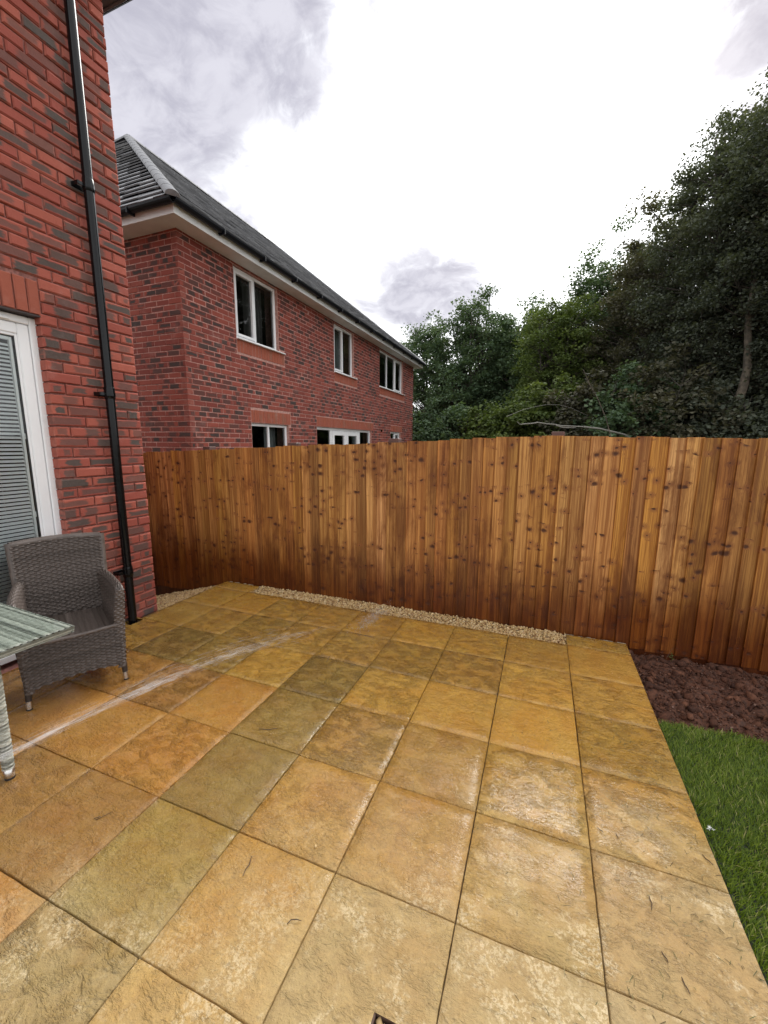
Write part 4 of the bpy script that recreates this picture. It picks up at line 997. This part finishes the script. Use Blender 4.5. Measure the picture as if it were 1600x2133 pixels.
# rolled top and side edges
def edge_roll(path, r, parts, nrow=10):
    V, F = tube_np(path, r, 10); parts.append((V, np.array(F), np.full(len(F), .5) + rsw.uniform(-.3, .3, len(F))))
tp = [back_pt(np.array(2 * t - 1.), np.array(1.0), .022) for t in np.linspace(0, 1, 15)]; edge_roll(tp, .024, parts)
for sgn in (-1, 1): edge_roll([back_pt(np.array(sgn * 1.0), np.array(t), .022) for t in np.linspace(0.0, 1.03, 15)], .0235, parts)
wicker('backrest', M_WICK, chair, parts)
def side_pt(sgn, u, v):
    """u: front 0 -> back 1; v: inner bottom 0 -> over the arm -> outer bottom 1"""
    y = 0.005 - u * .47
    top = .655 - .012 * np.cos(math.pi * u) * 0 + .004 - .055 * np.clip(1 - u / .10, 0, 1) ** 2 + .01 * u
    xi0 = .212 - .005 * u; xi1 = .232 - .03 * u ** 3 + .012 * (1 - u); xo1 = .286 - .030 * u ** 2; xo0 = .256 - .005 * u
    a, b, c = .40, .58, 1.0
    s1 = np.clip(v / a, 0, 1); s2 = np.clip((v - a) / (b - a), 0, 1); s3 = np.clip((v - b) / (c - b), 0, 1)
    ang = s2 * math.pi; rx = (xo1 - xi1) / 2; zc = top - .03
    x = np.where(v < a, xi0 + (xi1 - xi0) * s1 ** 1.5, np.where(v < b, (xi1 + xo1) / 2 - rx * np.cos(ang), xo1 + (xo0 - xo1) * s3 ** .8))
    z = np.where(v < a, .375 + (zc - .375) * s1, np.where(v < b, zc + .03 * np.sin(ang), zc + (.115 - zc) * s3))
    return CL(sgn * x, y, z)
for sgn in (-1, 1):
    P = (lambda u, v, s=sgn: side_pt(s, u if s > 0 else 1 - u, v))
    parts = [weave(P, 14, 58, .0115, 4, 5, rsw)]
    # front closing face of the arm
    def PF(u, v, s=sgn):
        z = .10 + v * .535; k = np.clip((z - .375) / .25, 0, 1); xi = np.where(z > .375, .212 + .032 * k ** 1.5, .212); xo = .256 + (.286 - .256) * np.clip((z - .115) / .5, 0, 1) ** 1.1
        uu = u if s > 0 else 1 - u
        return CL(s * (xi + (xo - xi) * uu), .012 + .012 * np.sin(math.pi * uu), z)
    parts.append(weave(PF, 3, 36, .007, 4, 4, rsw))
    wicker('armrest', M_WICK, chair, parts)
def PA(u, v):                                             # front apron, lower edge drops towards the legs
    x = (u - .5) * .50; zb = .112 + .030 * (1 - (2 * u - 1) ** 2) + .012 * (u < .0); zt = .402 - .006 * np.sin(math.pi * u)
    return CL(x, .014 + .012 * np.sin(math.pi * v) + .006 * np.sin(math.pi * u), zb + (zt - zb) * v)
parts = [weave(PA, 18, 26, .0150, 5, 6, rsw)]
edge_roll([CL((t - .5) * .49, .012 + .006 * math.sin(math.pi * t), .402 - .006 * math.sin(math.pi * t)) for t in np.linspace(0, 1, 15)], .0125, parts)
wicker('apron', M_WICK, chair, parts)
def PS(u, v): return CL((v - .5) * .445, .0 - u * .46, .398 + .006 * np.sin(math.pi * u) - .012 * np.sin(math.pi * v) * np.sin(math.pi * u))
wicker('seat', M_WICK, chair, [weave(PS, 26, 15, .009, 3, 7, rsw, 'band')])
ub = MB(); ub.poly([CL(-.22, -.01, .385), CL(.22, -.01, .385), CL(.22, -.46, .385), CL(-.22, -.46, .385)][::-1]); ub.build('seat_base', M_CHLEG, chair)
for (lx_, ly_, bx_, by_) in ((.235, -.012, .2475, .0), (-.235, -.012, -.2475, .0), (.225, -.44, .245, -.52), (-.225, -.44, -.245, -.52)):
    lg = MB(); top = CL(lx_, ly_, .40); bot = CL(bx_, by_, .045); add_tube(lg, [top, top * .7 + bot * .3, top * .3 + bot * .7, bot], [.022, .021, .0175, .0155], 12)
    leg = lg.build('leg', M_CHLEG, chair)
    fc = MB(); dd = (bot - top) / np.linalg.norm(bot - top); add_tube(fc, [bot - dd * .012, bot, bot + dd * .036], [.0162, .0162, .0158], 14); fc.build('x', M_STEEL)
    fo = bpy.data.objects[-1] if False else None
    s_obj = [o for o in COL.objects if o.name == 'x'][0]; s_obj.name = 'foot_cap'; s_obj.data.name = 'foot_cap'; s_obj.parent = leg
    tp_ = MB(); add_tube(tp_, [bot + dd * .0355, bot + dd * .047], [.0158, .0150], 14); sub(tp_, 'foot_tip', M_RUBBER, leg)

# table: only its corner is in the picture, the rest runs out to the left
tz = .70; t0 = np.array([-2.356, -2.182, 0]); ta = np.array([-.998, .055, 0]); tb = np.array([-.075, -.997, 0])   # along the far edge, along the near edge
TL, TW = 0.92, 1.55
def TP(a, b_, z): return t0 + np.multiply.outer(np.asarray(a, float), ta) + np.multiply.outer(np.asarray(b_, float), tb) + np.multiply.outer(np.asarray(z, float) + 0 * np.asarray(a, float), EZ)
table = root('rattan_table', tuple(TP(.46, .775, 0)), 'pale grey woven rattan table with a glass top at the left edge', 'table')
rim = []
def band(p0, p1, outn, n):
    def Pb(u, v):
        a = p0[0] + (p1[0] - p0[0]) * u; b_ = p0[1] + (p1[1] - p0[1]) * u; an = v * math.pi * .5
        off = -.002 - .016 * (1 - np.sin(an)); zz = tz - .003 - .032 * (1 - v)
        off = np.where(v > .8, off - (v - .8) * .0, off)
        a2 = a + outn[0] * (-.012 * (1 - v)); b2 = b_ + outn[1] * (-.012 * (1 - v)); return TP(a2, b2, zz)
    return weave(Pb, n, 6, .0045, 3, 4, rsw)
rim += [band((0, 0), (0, TW), (-1, 0), 40), band((TL, 0), (0, 0), (0, -1), 26), band((TL, TW), (TL, 0), (1, 0), 40), band((0, TW), (TL, TW), (0, 1), 26)]
def topw(u, v): return TP(.008 + v * (TL - .016), .008 + u * (TW - .016), tz - .0035)
rim.append(weave(lambda u, v: topw(v, u), 15, 125, .0032, 5, 4, np.random.RandomState(4)))
wicker('table_top', M_WICKP, table, rim)
gm = MB(); A_ = [TP(.012, .012, tz + .003), TP(.012, TW - .012, tz + .003), TP(TL - .012, TW - .012, tz + .003), TP(TL - .012, .012, tz + .003)]
B_ = [p + EZ * .005 for p in A_]; gm.poly(B_[::-1]); 
for i in range(4): gm.poly([A_[i], A_[(i + 1) % 4], B_[(i + 1) % 4], B_[i]])
gm.build('glass_top', M_TGLASS, table)
un = MB(); un.poly([TP(.01, .01, tz - .036), TP(.01, TW - .01, tz - .036), TP(TL - .01, TW - .01, tz - .036), TP(TL - .01, .01, tz - .036)]); un.build('underside', M_CHLEG, table)
leg0 = np.array([-2.547, -2.432])
la = (leg0 - t0[:2]) @ np.linalg.inv(np.array([ta[:2], tb[:2]]))
for (a, b_) in ((la[0], la[1]), (TL - la[0], la[1]), (la[0], TW - la[1]), (TL - la[0], TW - la[1])):
    base = TP(a, b_, 0.0)
    def PL(u, v, base=base): 
        an = u * 2 * math.pi; rr = .0225 + .006 * v; z = .055 + v * (tz - .09); return np.stack([base[0] + rr * np.cos(an), base[1] + rr * np.sin(an), z], 1)
    leg = wicker('leg', M_WICKP, table, [weave(PL, 8, 68, .0035, 4, 4, rsw)])
    fc = MB(); add_tube(fc, [base + EZ * .012, base + EZ * .013, base + EZ * .058, base + EZ * .0585], [.0205, .0212, .0225, .02], 18); sub(fc, 'foot_cap', M_STEEL, leg)
    ft = MB(); add_tube(ft, [base + EZ * .0015, base + EZ * .0125], [.020, .0208], 18); sub(ft, 'foot_tip', M_RUBBER, leg)

# ================================================================== trees
def leaves(C0, n_per, spread, size, rs, flat=.6, droop=.3):
    """leaf cards around cluster centres C0 (m,3)"""
    m = len(C0); n = m * n_per; c = np.repeat(C0, n_per, 0); sp = np.repeat(np.broadcast_to(spread, (m,)), n_per)
    d = rs.normal(0, 1, (n, 3)); d /= np.linalg.norm(d, axis=1)[:, None] + 1e-9; d *= (rs.rand(n, 1) ** .45); d[:, 2] *= flat
    p = c + d * sp[:, None]
    a = rs.uniform(0, 2 * math.pi, n); el = rs.normal(-droop, .45, n); L = size * rs.uniform(.6, 1.25, n); Wd = L * rs.uniform(.32, .5, n)
    dr = np.stack([np.cos(a) * np.cos(el), np.sin(a) * np.cos(el), np.sin(el)], 1); up = np.array([0, 0, 1.]) + rs.normal(0, .45, (n, 3))
    sdv = np.cross(dr, up); sdv /= np.linalg.norm(sdv, axis=1)[:, None] + 1e-9; nn = np.cross(sdv, dr)
    tip = p + dr * L[:, None]; mid = p + dr * (L * .5)[:, None] + nn * (L * -.10)[:, None]
    V = np.stack([p, mid + sdv * Wd[:, None], tip, mid - sdv * Wd[:, None]], 1).reshape(-1, 3)
    o = (np.arange(n) * 4)[:, None]; F = np.concatenate([o + np.array([0, 1, 2]), o + np.array([0, 2, 3])], 1).reshape(-1, 3)
    tone = np.clip(np.repeat(rs.rand(m), n_per) * .55 + rs.rand(n) * .45, 0, 1)
    return V, F, np.repeat(tone, 2)
def tree(name, label, pos, H, Rc, base, nclus, nper, lsize, kind, trunk_r, seed, stems=1, group='trees beyond the fence', bark=None, spread=.42, cshape=1.0, lean=(0, 0), zlow=-.45, dense=.45):
    rs = np.random.RandomState(seed); pos = np.array([pos[0], pos[1], zlow]); rt = root(name, tuple(pos), label, 'tree', group)
    # crown: clusters in a lobed volume
    C0 = []; ph = rs.uniform(0, 6.28, 6); zc = base + (H - base) * .5; hz = (H - base) * .5
    while len(C0) < nclus:
        d = rs.normal(0, 1, 3); d /= np.linalg.norm(d); az = math.atan2(d[1], d[0])
        lob = 1 + .13 * math.sin(3 * az + ph[0] + 2 * d[2]) + .10 * math.sin(5 * az + ph[1] - 3 * d[2]) + .11 * math.sin(4 * d[2] + ph[2] + az)
        r = (dense + (1 - dense) * rs.rand() ** .6) * lob * .93
        rad_xy = Rc * (1 - .25 * cshape * max(0, d[2])); p = np.array([d[0] * r * rad_xy, d[1] * r * rad_xy, zc + d[2] * r * hz])
        p[0] += lean[0] * p[2] / H; p[1] += lean[1] * p[2] / H
        if p[2] > .4: C0.append(p)
    C0 = np.array(C0)
    V = []; F = []; b = 0
    def addt(pts, rr, sides):
        nonlocal b
        v, f = tube_np(pts, rr, sides); V.append(v); F.append(np.array(f) + b); b += len(v)
    stemtops = []
    for s in range(stems):
        a = rs.uniform(0, 6.28); off = np.array([math.cos(a), math.sin(a), 0]) * (.0 if stems == 1 else rs.uniform(.15, .5)); sp = np.array([math.cos(a), math.sin(a), 0]) * (0.25 if stems == 1 else rs.uniform(.5, 1.3)) * Rc * .35
        ts = np.linspace(0, 1, 12); path = np.array([off + sp * t ** 1.4 + np.array([lean[0] * t, lean[1] * t, H * .86 * t]) + np.array([.10 * math.sin(5 * t + s), .10 * math.cos(4 * t + 2 * s), 0]) * t for t in ts])
        addt(path, trunk_r * (1 if stems == 1 else .62) * (1 - .82 * ts) + trunk_r * .35 * np.exp(-ts * 18), 9 if H > 6 else 7); stemtops.append(path)
    for k, c in enumerate(C0):
        path = stemtops[k % stems]; hd = np.linalg.norm(c[:2] - path[5][:2]); zt = np.clip(c[2] - .55 * hd - .2, base * .55, H * .8); j = int(np.argmin(np.abs(path[:, 2] - zt))); s0 = path[j]
        mid = s0 * .45 + c * .55 + np.array([0, 0, .10 * hd]) + rs.normal(0, .08, 3); r0 = min(trunk_r * .28, .012 + .013 * hd)
        addt([s0, s0 * .72 + mid * .28 + rs.normal(0, .03, 3), mid, mid * .4 + c * .6 + rs.normal(0, .04, 3), c], np.array([r0, r0 * .8, r0 * .55, r0 * .35, .004]), 4)
    V = np.concatenate(V) + pos; F = np.concatenate(F)
    link(np_mesh('trunk', V, F, smooth=True), 'trunk', bark or M_BARK, rt)
    LV, LF, LA = leaves(C0 + pos, nper, spread * rs.uniform(.6, 1.3, len(C0)), lsize, rs)
    link(np_mesh('crown', LV, LF, attrs=[('rnd', 'FACE', LA)]), 'crown', M_LEAF[kind], rt)
    return rt
TREES = [  # column in the picture, distance, height, crown radius, crown base, clusters, leaves each, leaf size, kind, trunk, stems, label
    (890, 27, 9.5, 2.5, 1.6, 330, 100, .135, 'oak', .20, 3, 'slim open crowned tree just right of the neighbour house roof end', .55),
    (985, 25, 10.0, 3.0, 1.8, 420, 100, .135, 'oak', .22, 4, 'tall rounded tree with sky showing through, right of the neighbour house', .6),
    (1095, 23, 9.2, 2.6, 1.5, 400, 100, .13, 'oak', .2, 3, 'rounded green tree left of the yellowish tree in the middle', .55),
    (1150, 19, 8.0, 2.3, 1.0, 360, 110, .11, 'yellow', .15, 3, 'yellowish green lower tree in the middle of the tree line', .5),
    (1225, 21, 11.3, 2.7, 1.6, 440, 100, .12, 'oak', .22, 2, 'taller dark green tree behind the yellowish tree', .5),
    (1325, 17, 10.6, 2.6, 1.2, 540, 120, .10, 'brown', .2, 2, 'brownish green tree between the yellowish tree and the big dark one', .48),
    (1490, 13.2, 11.5, 2.7, 1.5, 860, 135, .088, 'dark', .2, 2, 'big dark tree rising to the right with dense foliage', .45),
    (1690, 11.0, 12.2, 3.0, 2.2, 900, 135, .085, 'dark', .24, 1, 'tallest dark tree cut off by the right edge', .45),
    (1040, 34, 11, 4.0, .8, 300, 60, .24, 'oak', .25, 2, 'far green tree filling the gap behind the rounded trees', .8),
    (1300, 27, 11, 4.2, .5, 360, 60, .24, 'dark', .25, 2, 'far dark tree glimpsed behind the brownish green tree', .8),
    (1520, 22, 11, 4.0, .3, 420, 70, .22, 'dark', .25, 2, 'far dark tree behind the big dark one', .8),
    (1760, 17, 12, 3.8, .3, 420, 70, .20, 'dark', .25, 2, 'far dark tree behind the tallest one at the right edge', .8)]
for k, (c, d, H, Rc, bs, nc, npr, ls, kind, tr, st, lab, spd) in enumerate(TREES):
    tree('broadleaf_tree', lab, plan(c, d), H + .45, Rc, bs, nc, npr, ls, kind, tr, 100 + k, stems=st, spread=spd, bark=M_BARK2 if k == 7 else M_BARK, cshape=.25 if k in (4, 5, 6, 7) else 1.0)
# bare pale trunk with a few limbs near the right edge
tb_ = root('bare_tree', tuple(plan(1515, 11.6) + np.array([0, 0, -.45])), 'bare pale lichened tree trunk standing in the dark gap at right', 'tree', 'trees beyond the fence')
mb = MB(); p0 = plan(1515, 11.6); pts = [p0 + np.array([.08 * math.sin(t * 2.1), .06 * math.cos(t * 3), t]) for t in np.linspace(-.45, 6.2, 14)]; add_tube(mb, pts, [.17 - .009 * i for i in range(14)], 10)
mb.build('trunk', M_BARK2, tb_)
SHR = [(875, 19, 3.4, 1.6, 'oak', 'low shrub at the foot of the neighbour house end'), (950, 18, 3.2, 1.6, 'oak', 'low rounded shrub under the tall open tree'), (1030, 16.5, 3.3, 1.6, 'yellow', 'loose shrub left of the dead pale branch'),
       (1120, 15, 3.9, 1.7, 'yellow', 'light green shrub above the fence post top'), (1205, 14, 3.8, 1.6, 'brown', 'tangled brownish shrub right of the fence post top'), (1290, 13, 3.9, 1.6, 'oak', 'dark green shrub under the brownish tree'),
       (1375, 12.5, 4.2, 1.6, 'brown', 'brown tinged shrub under the big dark tree'), (1460, 12, 3.4, 1.5, 'dark', 'dark shrub left of the pale trunk'), (1570, 11.5, 3.0, 1.5, 'dark', 'dark shrub right of the pale trunk')]
for k, (c, d, H, Rc, kind, lab) in enumerate(SHR):
    o = tree('shrub', lab, plan(c, d), H + .45, Rc, .1, 230, 75, .10 + .002 * d, kind, .05, 300 + k, stems=4, group='shrubs behind the fence', spread=.36, dense=.3); o['category'] = 'shrub'
# dead pale branch poking over the fence
db = MB(); q = [(1077, 878), (1083, 884), (1095, 883), (1110, 882), (1120, 880), (1140, 883), (1155, 884), (1170, 887), (1195, 888), (1215, 889)]
dist = 9.0
def at(x, y, d):
    r = ray(x, y); return CP + r * (d / (r @ CR[2]))
add_tube(db, [at(a, b_, dist + .004 * i) for i, (a, b_) in enumerate(q)], [.006, .010, .013, .014, .014, .013, .013, .012, .012, .013], 7)
add_tube(db, [at(1158, 886, dist), at(1170, 890, dist - .05), at(1182, 891, dist - .08), at(1200, 891, dist - .1)], [.012, .013, .012, .006], 6)
add_tube(db, [at(1215, 889, dist + .04), at(1250, 893, dist + .8), at(1300, 905, dist + 2.0), at(1340, 930, dist + 3.2), at(1350, 1000, dist + 3.6)], [.02, .022, .026, .03, .034], 7)
tag(db.build('fallen_deadwood', M_DEAD), 'pale dead bough lying across the shrubs above the fence', 'deadwood')
for k, (pts, rr, back, lab) in enumerate([([(1055, 868), (1090, 853), (1120, 846), (1138, 843), (1165, 843), (1190, 850), (1225, 866)], .0045, 2.5, 'thin pale stem arching over the dead bough'),
                                    ([(1215, 770), (1228, 800), (1245, 830), (1262, 870), (1275, 920), (1280, 1010)], .010, .3, 'thin leaning stem among the shrubs behind the fence')]):
    sm = MB(); add_tube(sm, [at(a, b_, 9.6 + .25 * k + back * i / len(pts)) for i, (a, b_) in enumerate(pts)], rr, 6); tag(sm.build('bare_stem', M_BARK2 if k > 0 else M_DEAD), lab, 'woody_stem')  # the arch is a dead branch, the other a leaning bare stem

# a roof and gable glimpsed far behind the trees
fh = root('far_house', tuple(plan(945, 46) + np.array([0, 0, -.45])), 'far brick house glimpsed through the trees', 'house')
c = plan(945, 46); hm = MB(); hm.box((c[0] - 3, c[1] - 2, -.45), (c[0] + 3, c[1] + 4, 4.4)); hm.build('wall', simple('far_brick', (0.26, 0.09, 0.065), .9, noise=.3, nscale=5), fh)
hr = MB(); hr.mesh_add([(c[0] - 3.3, c[1] - 2.3, 4.4), (c[0] + 3.3, c[1] - 2.3, 4.4), (c[0] + 3.3, c[1] + 4.3, 4.4), (c[0] - 3.3, c[1] + 4.3, 4.4), (c[0] - 3.3, c[1] + 1, 6.6), (c[0] + 3.3, c[1] + 1, 6.6)], [(0, 1, 5, 4), (2, 3, 4, 5), (0, 4, 3), (1, 2, 5), (3, 2, 1, 0)]); hr.build('roof', M_TILE, fh)
for dx in (-1.6, 0, 1.6):
    wm = MB(); wm.bbox((c[0] + dx - .5, c[1] - 2.06, 2.9), (c[0] + dx + .5, c[1] - 1.99, 4.0), .02); wf = wm.build('window', M_UPVC, fh)
    pm = MB(); pm.box((c[0] + dx - .42, c[1] - 2.08, 2.98), (c[0] + dx - .04, c[1] - 2.061, 3.92)); pm.box((c[0] + dx + .04, c[1] - 2.08, 2.98), (c[0] + dx + .42, c[1] - 2.061, 3.92)); sub(pm, 'pane', M_RUBBER, wf)

# ================================================================== water jet, small things on the ground
def jet():
    rs = np.random.RandomState(21); a = ground_at(-60, 1612, .40); b_ = ground_at(757, 1302, .0)
    V = []; F = []; b = 0; n = 1800
    t = rs.rand(n) ** 1.0; keep = rs.rand(n) < np.where(t < .55, .55 + .45 * np.sin(t * 17) ** 2, np.clip(.9 - (t - .55) * 3.6, .03, 1)); t = t[keep]; n = len(t)
    c = a[None] + (b_ - a)[None] * t[:, None]; c[:, 2] += .13 * 4 * t * (1 - t)
    sp = .010 + .042 * t ** .9; strand = rs.randint(0, 10, n); so_ = rs.normal(0, .8, (10, 3))
    c += so_[strand] * sp[:, None] * .8 + rs.normal(0, .38, (n, 3)) * sp[:, None]
    d = (b_ - a)[None] + np.stack([0 * t, 0 * t, .13 * 4 * (1 - 2 * t)], 1) + rs.normal(0, .006, (n, 3)); d /= np.linalg.norm(d, axis=1)[:, None]
    L = rs.uniform(.03, .16, n); w = rs.uniform(.00015, .00045, n)
    # splash where it lands
    m = 750; q = rs.normal(0, 1, (m, 3)); q[:, 2] = np.abs(q[:, 2]); qq = b_[None] + np.array([.03, .12, 0]) + q * np.array([.035, .10, .03]) + np.outer(q[:, 1] * .05, np.array([.35, .9, 0]))
    dd = np.array([.35, .9, .25])[None] + rs.normal(0, .35, (m, 3)); dd[:, 2] = np.abs(dd[:, 2]); dd /= np.linalg.norm(dd, axis=1)[:, None]
    c = np.concatenate([c, qq]); d = np.concatenate([d, dd]); L = np.concatenate([L, rs.uniform(.004, .028, m)]); w = np.concatenate([w, rs.uniform(.0003, .001, m)]); n = len(c)
    u = np.cross(d, np.array([0, 0, 1.])); u /= np.linalg.norm(u, axis=1)[:, None]; v = np.cross(d, u)
    ring = [u * w[:, None], (-.5 * u + .87 * v) * w[:, None], (-.5 * u - .87 * v) * w[:, None]]
    V = np.stack([c - d * L[:, None] / 2] + [c + r for r in ring] + [c + d * L[:, None] / 2], 1); V[:, :, 2] = np.maximum(V[:, :, 2], .0025)
    T = np.array([(0, 2, 1), (0, 3, 2), (0, 1, 3), (4, 1, 2), (4, 2, 3), (4, 3, 1)]); F = (T[None] + (np.arange(n) * 5)[:, None, None]).reshape(-1, 3)
    M, N, bs = mat('water_spray'); bs.inputs['Base Color'].default_value = (.95, .93, .93, 1); bs.inputs['Roughness'].default_value = .15; bs.inputs['IOR'].default_value = 1.33
    nt = M.node_tree; tr = N.n('ShaderNodeBsdfTransparent'); mx = N.n('ShaderNodeMixShader'); mx.inputs[0].default_value = .55      # thin water: mostly seen through
    N.l(bs.outputs[0], mx.inputs[1]); N.l(tr.outputs[0], mx.inputs[2]); N.l(mx.outputs[0], nt.nodes['Material Output'].inputs[0])
    tag(link(np_mesh('water_jet', V.reshape(-1, 3), F, smooth=True), 'water_jet', M), 'white jet of water shooting low over the wet slabs and splashing', 'water', kind='stuff')
jet()
# sunk gully grid with stones at the bottom edge
dg = root('drain_recess', (-0.56, -2.61, -.03), 'small square recess with pebbles cut into a slab at the bottom edge', 'drain')
fm = MB(); x0, x1, y0, y1 = -0.622, -0.495, -2.676, -2.540
frame_rect2 = [((x0, y0, -.05), (x0 + .007, y1, -.0035)), ((x1 - .007, y0, -.05), (x1, y1, -.0035)), ((x0 + .0071, y0, -.05), (x1 - .0071, y0 + .007, -.0036)), ((x0 + .0071, y1 - .007, -.05), (x1 - .0071, y1, -.0036))]
for lo, hi in frame_rect2: fm.bbox(lo, hi, .002)
fm.build('frame', simple('drain_brown', (0.09, 0.05, 0.035), .7), dg)
bt = MB(); bt.poly([(x0, y0, -.045), (x1, y0, -.045), (x1, y1, -.045), (x0, y1, -.045)]); bt.build('base', M_BED, dg)
rp = np.random.RandomState(9); gxv, gyv = np.meshgrid(np.linspace(x0 + .02, x1 - .02, 7), np.linspace(y0 + .02, y1 - .02, 7)); pp = np.stack([gxv.ravel(), gyv.ravel(), np.full(49, -.018)], 1) + rp.uniform(-.004, .004, (49, 3))
for i in range(49):
    V, F, r_ = stones(1, lambda n, i=i: pp[i:i + 1], .009, .012, rp)
    link(np_mesh('pebble', V, F, smooth=True, attrs=[('rnd', 'FACE', r_ * .5 + .3)]), 'pebble', M_GRAVEL, dg)
# loose pebbles, twigs, grass clippings, feather
for k, (x, y, s, lab) in enumerate([(658, 1762, .007, 'single small tan pebble lying left of centre on a dry slab'), (1151, 1569, .005, 'tiny pale pebble by the joint left of the lawn side'), (1281, 1371, .004, 'tiny pebble on the slab nearest the soil border')]):
    V, F, r_ = stones(1, lambda n: np.array([ground_at(x, y, .004)]), s, s, rp); tag(link(np_mesh('loose_pebble', V, F, smooth=True, attrs=[('rnd', 'FACE', r_ * 0 + .6)]), 'loose_pebble', M_GRAVEL), lab, 'pebble')
TW_ = [((210, 1700), (196, 1705), (200, 1710), (235, 1690), 'hooked dark twig on the brown slab near the left edge'), ((524, 1783), (520, 1800), (512, 1812), (506, 1825), 'thin dark twig on the gold slab left of centre'), ((598, 1925), (606, 1916), (618, 1917), (628, 1918), 'short curled twig beside a joint near the bottom'),
       ((1352, 1866), (1355, 1876), (1358, 1884), (1357, 1896), 'dark straight twig on the pale slab by the lawn'), ((1420, 2035), (1426, 2050), (1432, 2062), (1438, 2072), 'dark grass stalk on the pale slab near the lower right corner'), ((690, 1364), (685, 1369), (683, 1375), (680, 1380), 'short twig at the edge of the olive slab'),
       ((1244, 1723), (1250, 1729), (1254, 1732), (1257, 1735), 'short dark stalk beside the long joint at right'), ((1283, 1736), (1285, 1741), (1287, 1745), (1288, 1748), 'tiny upright stalk fragment right of the long joint'), ((1463, 1780), (1470, 1788), (1478, 1796), (1486, 1802), 'long grass stalk close to the lawn edge'), ((1378, 1982), (1384, 1992), (1389, 2000), (1392, 2006), 'brown stalk in the middle of the pale slab at lower right'),
       ((540, 1518), (560, 1520), (572, 1519), (580, 1518), 'pale thin straw on the olive slab'), ((262, 1350), (266, 1354), (272, 1356), (276, 1358), 'dark curled leaf stalk beside the chair leg')]
for a, b_, c, d, lab in TW_:
    t = MB(); pts = [ground_at(*q, .004) for q in (a, b_, c, d)]; pts[2] = pts[2] + EZ * .004; add_tube(t, pts, [.0012, .0016, .0016, .0008], 5); tag(t.build('twig', M_TWIG), lab, 'twig')
rc = np.random.RandomState(31); n = 420; cx = .44 - np.abs(rc.normal(0, .30, n)); cy = rc.uniform(-2.6, -.9, n); ca = rc.uniform(0, 6.28, n); cl_ = rc.uniform(.004, .016, n); V = []; F = []
for i in range(n):
    dx, dy = math.cos(ca[i]), math.sin(ca[i]); w = .0008; z = .0035; b = len(V); p = np.array([cx[i], cy[i], z]); dv = np.array([dx, dy, 0]) * cl_[i]; sv_ = np.array([-dy, dx, 0]) * w
    V += [p - dv - sv_, p - dv + sv_, p + dv * .2 + sv_ + EZ * .002, p + dv * .2 - sv_ + EZ * .002, p + dv]; F += [(b, b + 1, b + 2), (b, b + 2, b + 3), (b + 3, b + 2, b + 4)]
M_CLIP = rnd_mat('clippings', [(0, (.05, .035, .015)), (.5, (.10, .08, .03)), (.8, (.08, .10, .03)), (1, (.35, .28, .14))], .8, nz=0)
tag(link(np_mesh('grass_clippings', np.array(V), np.array(F), attrs=[('rnd', 'FACE', np.repeat(rc.rand(n), 3))]), 'grass_clippings', M_CLIP), 'scattered dry grass clippings on the slabs next to the lawn', 'clippings', kind='stuff')
fe = MB(); p = ground_at(1478, 1727, -.025)
for k in range(26):
    a = R.uniform(0, 6.28); q = p + np.array([R.gauss(0, .006), R.gauss(0, .004), R.uniform(0, .008)]); d = np.array([math.cos(a), math.sin(a), R.uniform(0, .5)]) * .008; add_tube(fe, [q, q + d * .5 + EZ * .002, q + d], [.0009, .0007, .0003], 4)
tag(fe.build('white_fluff', simple('fluff', (.85, .85, .82), .8)), 'small white tuft of fluff on the lawn edge', 'fluff')
# seedling in the soil by the fence
we = root('weed', tuple(ground_at(1398, 1375, -.06)), 'small green weed growing in the soil by the fence', 'weed'); p = ground_at(1398, 1378, -.07)
st = MB(); add_tube(st, [p, p + np.array([.003, 0, .03]), p + np.array([-.002, .002, .065])], [.0016, .0014, .001], 5); st.build('stem', M_LEAF['yellow'], we)
for k in range(7):
    a = k * 2.4; z = .02 + .007 * k; b0 = p + EZ * z; d = np.array([math.cos(a), math.sin(a), .35]); s = np.array([-math.sin(a), math.cos(a), 0]); L = .022 - .0012 * k; lf = MB()
    lf.mesh_add([b0, b0 + d * L * .5 + s * L * .32 , b0 + d * L, b0 + d * L * .5 - s * L * .32, b0 + d * L * .5 - EZ * .002], [(0, 1, 4), (1, 2, 4), (2, 3, 4), (3, 0, 4)], .6); lf.build('leaf', M_LEAF['yellow'], we)
for k, (x, y, h) in enumerate([(1405, 1352, .0), (1345, 1365, 0.0)]):
    t = MB(); a = ground_at(x - 18, y + 22, -.05); b_ = ground_at(x, y, -.0); add_tube(t, [a, a * .5 + b_ * .5 + EZ * .03, b_ + EZ * .02], [.0012, .0012, .0008], 5); tag(t.build('dry_stalk', M_TWIG), ['thin dry stalk bending over the soil beside the weed', 'short dry stalk on the soil by the paving corner'][k], 'stalk')
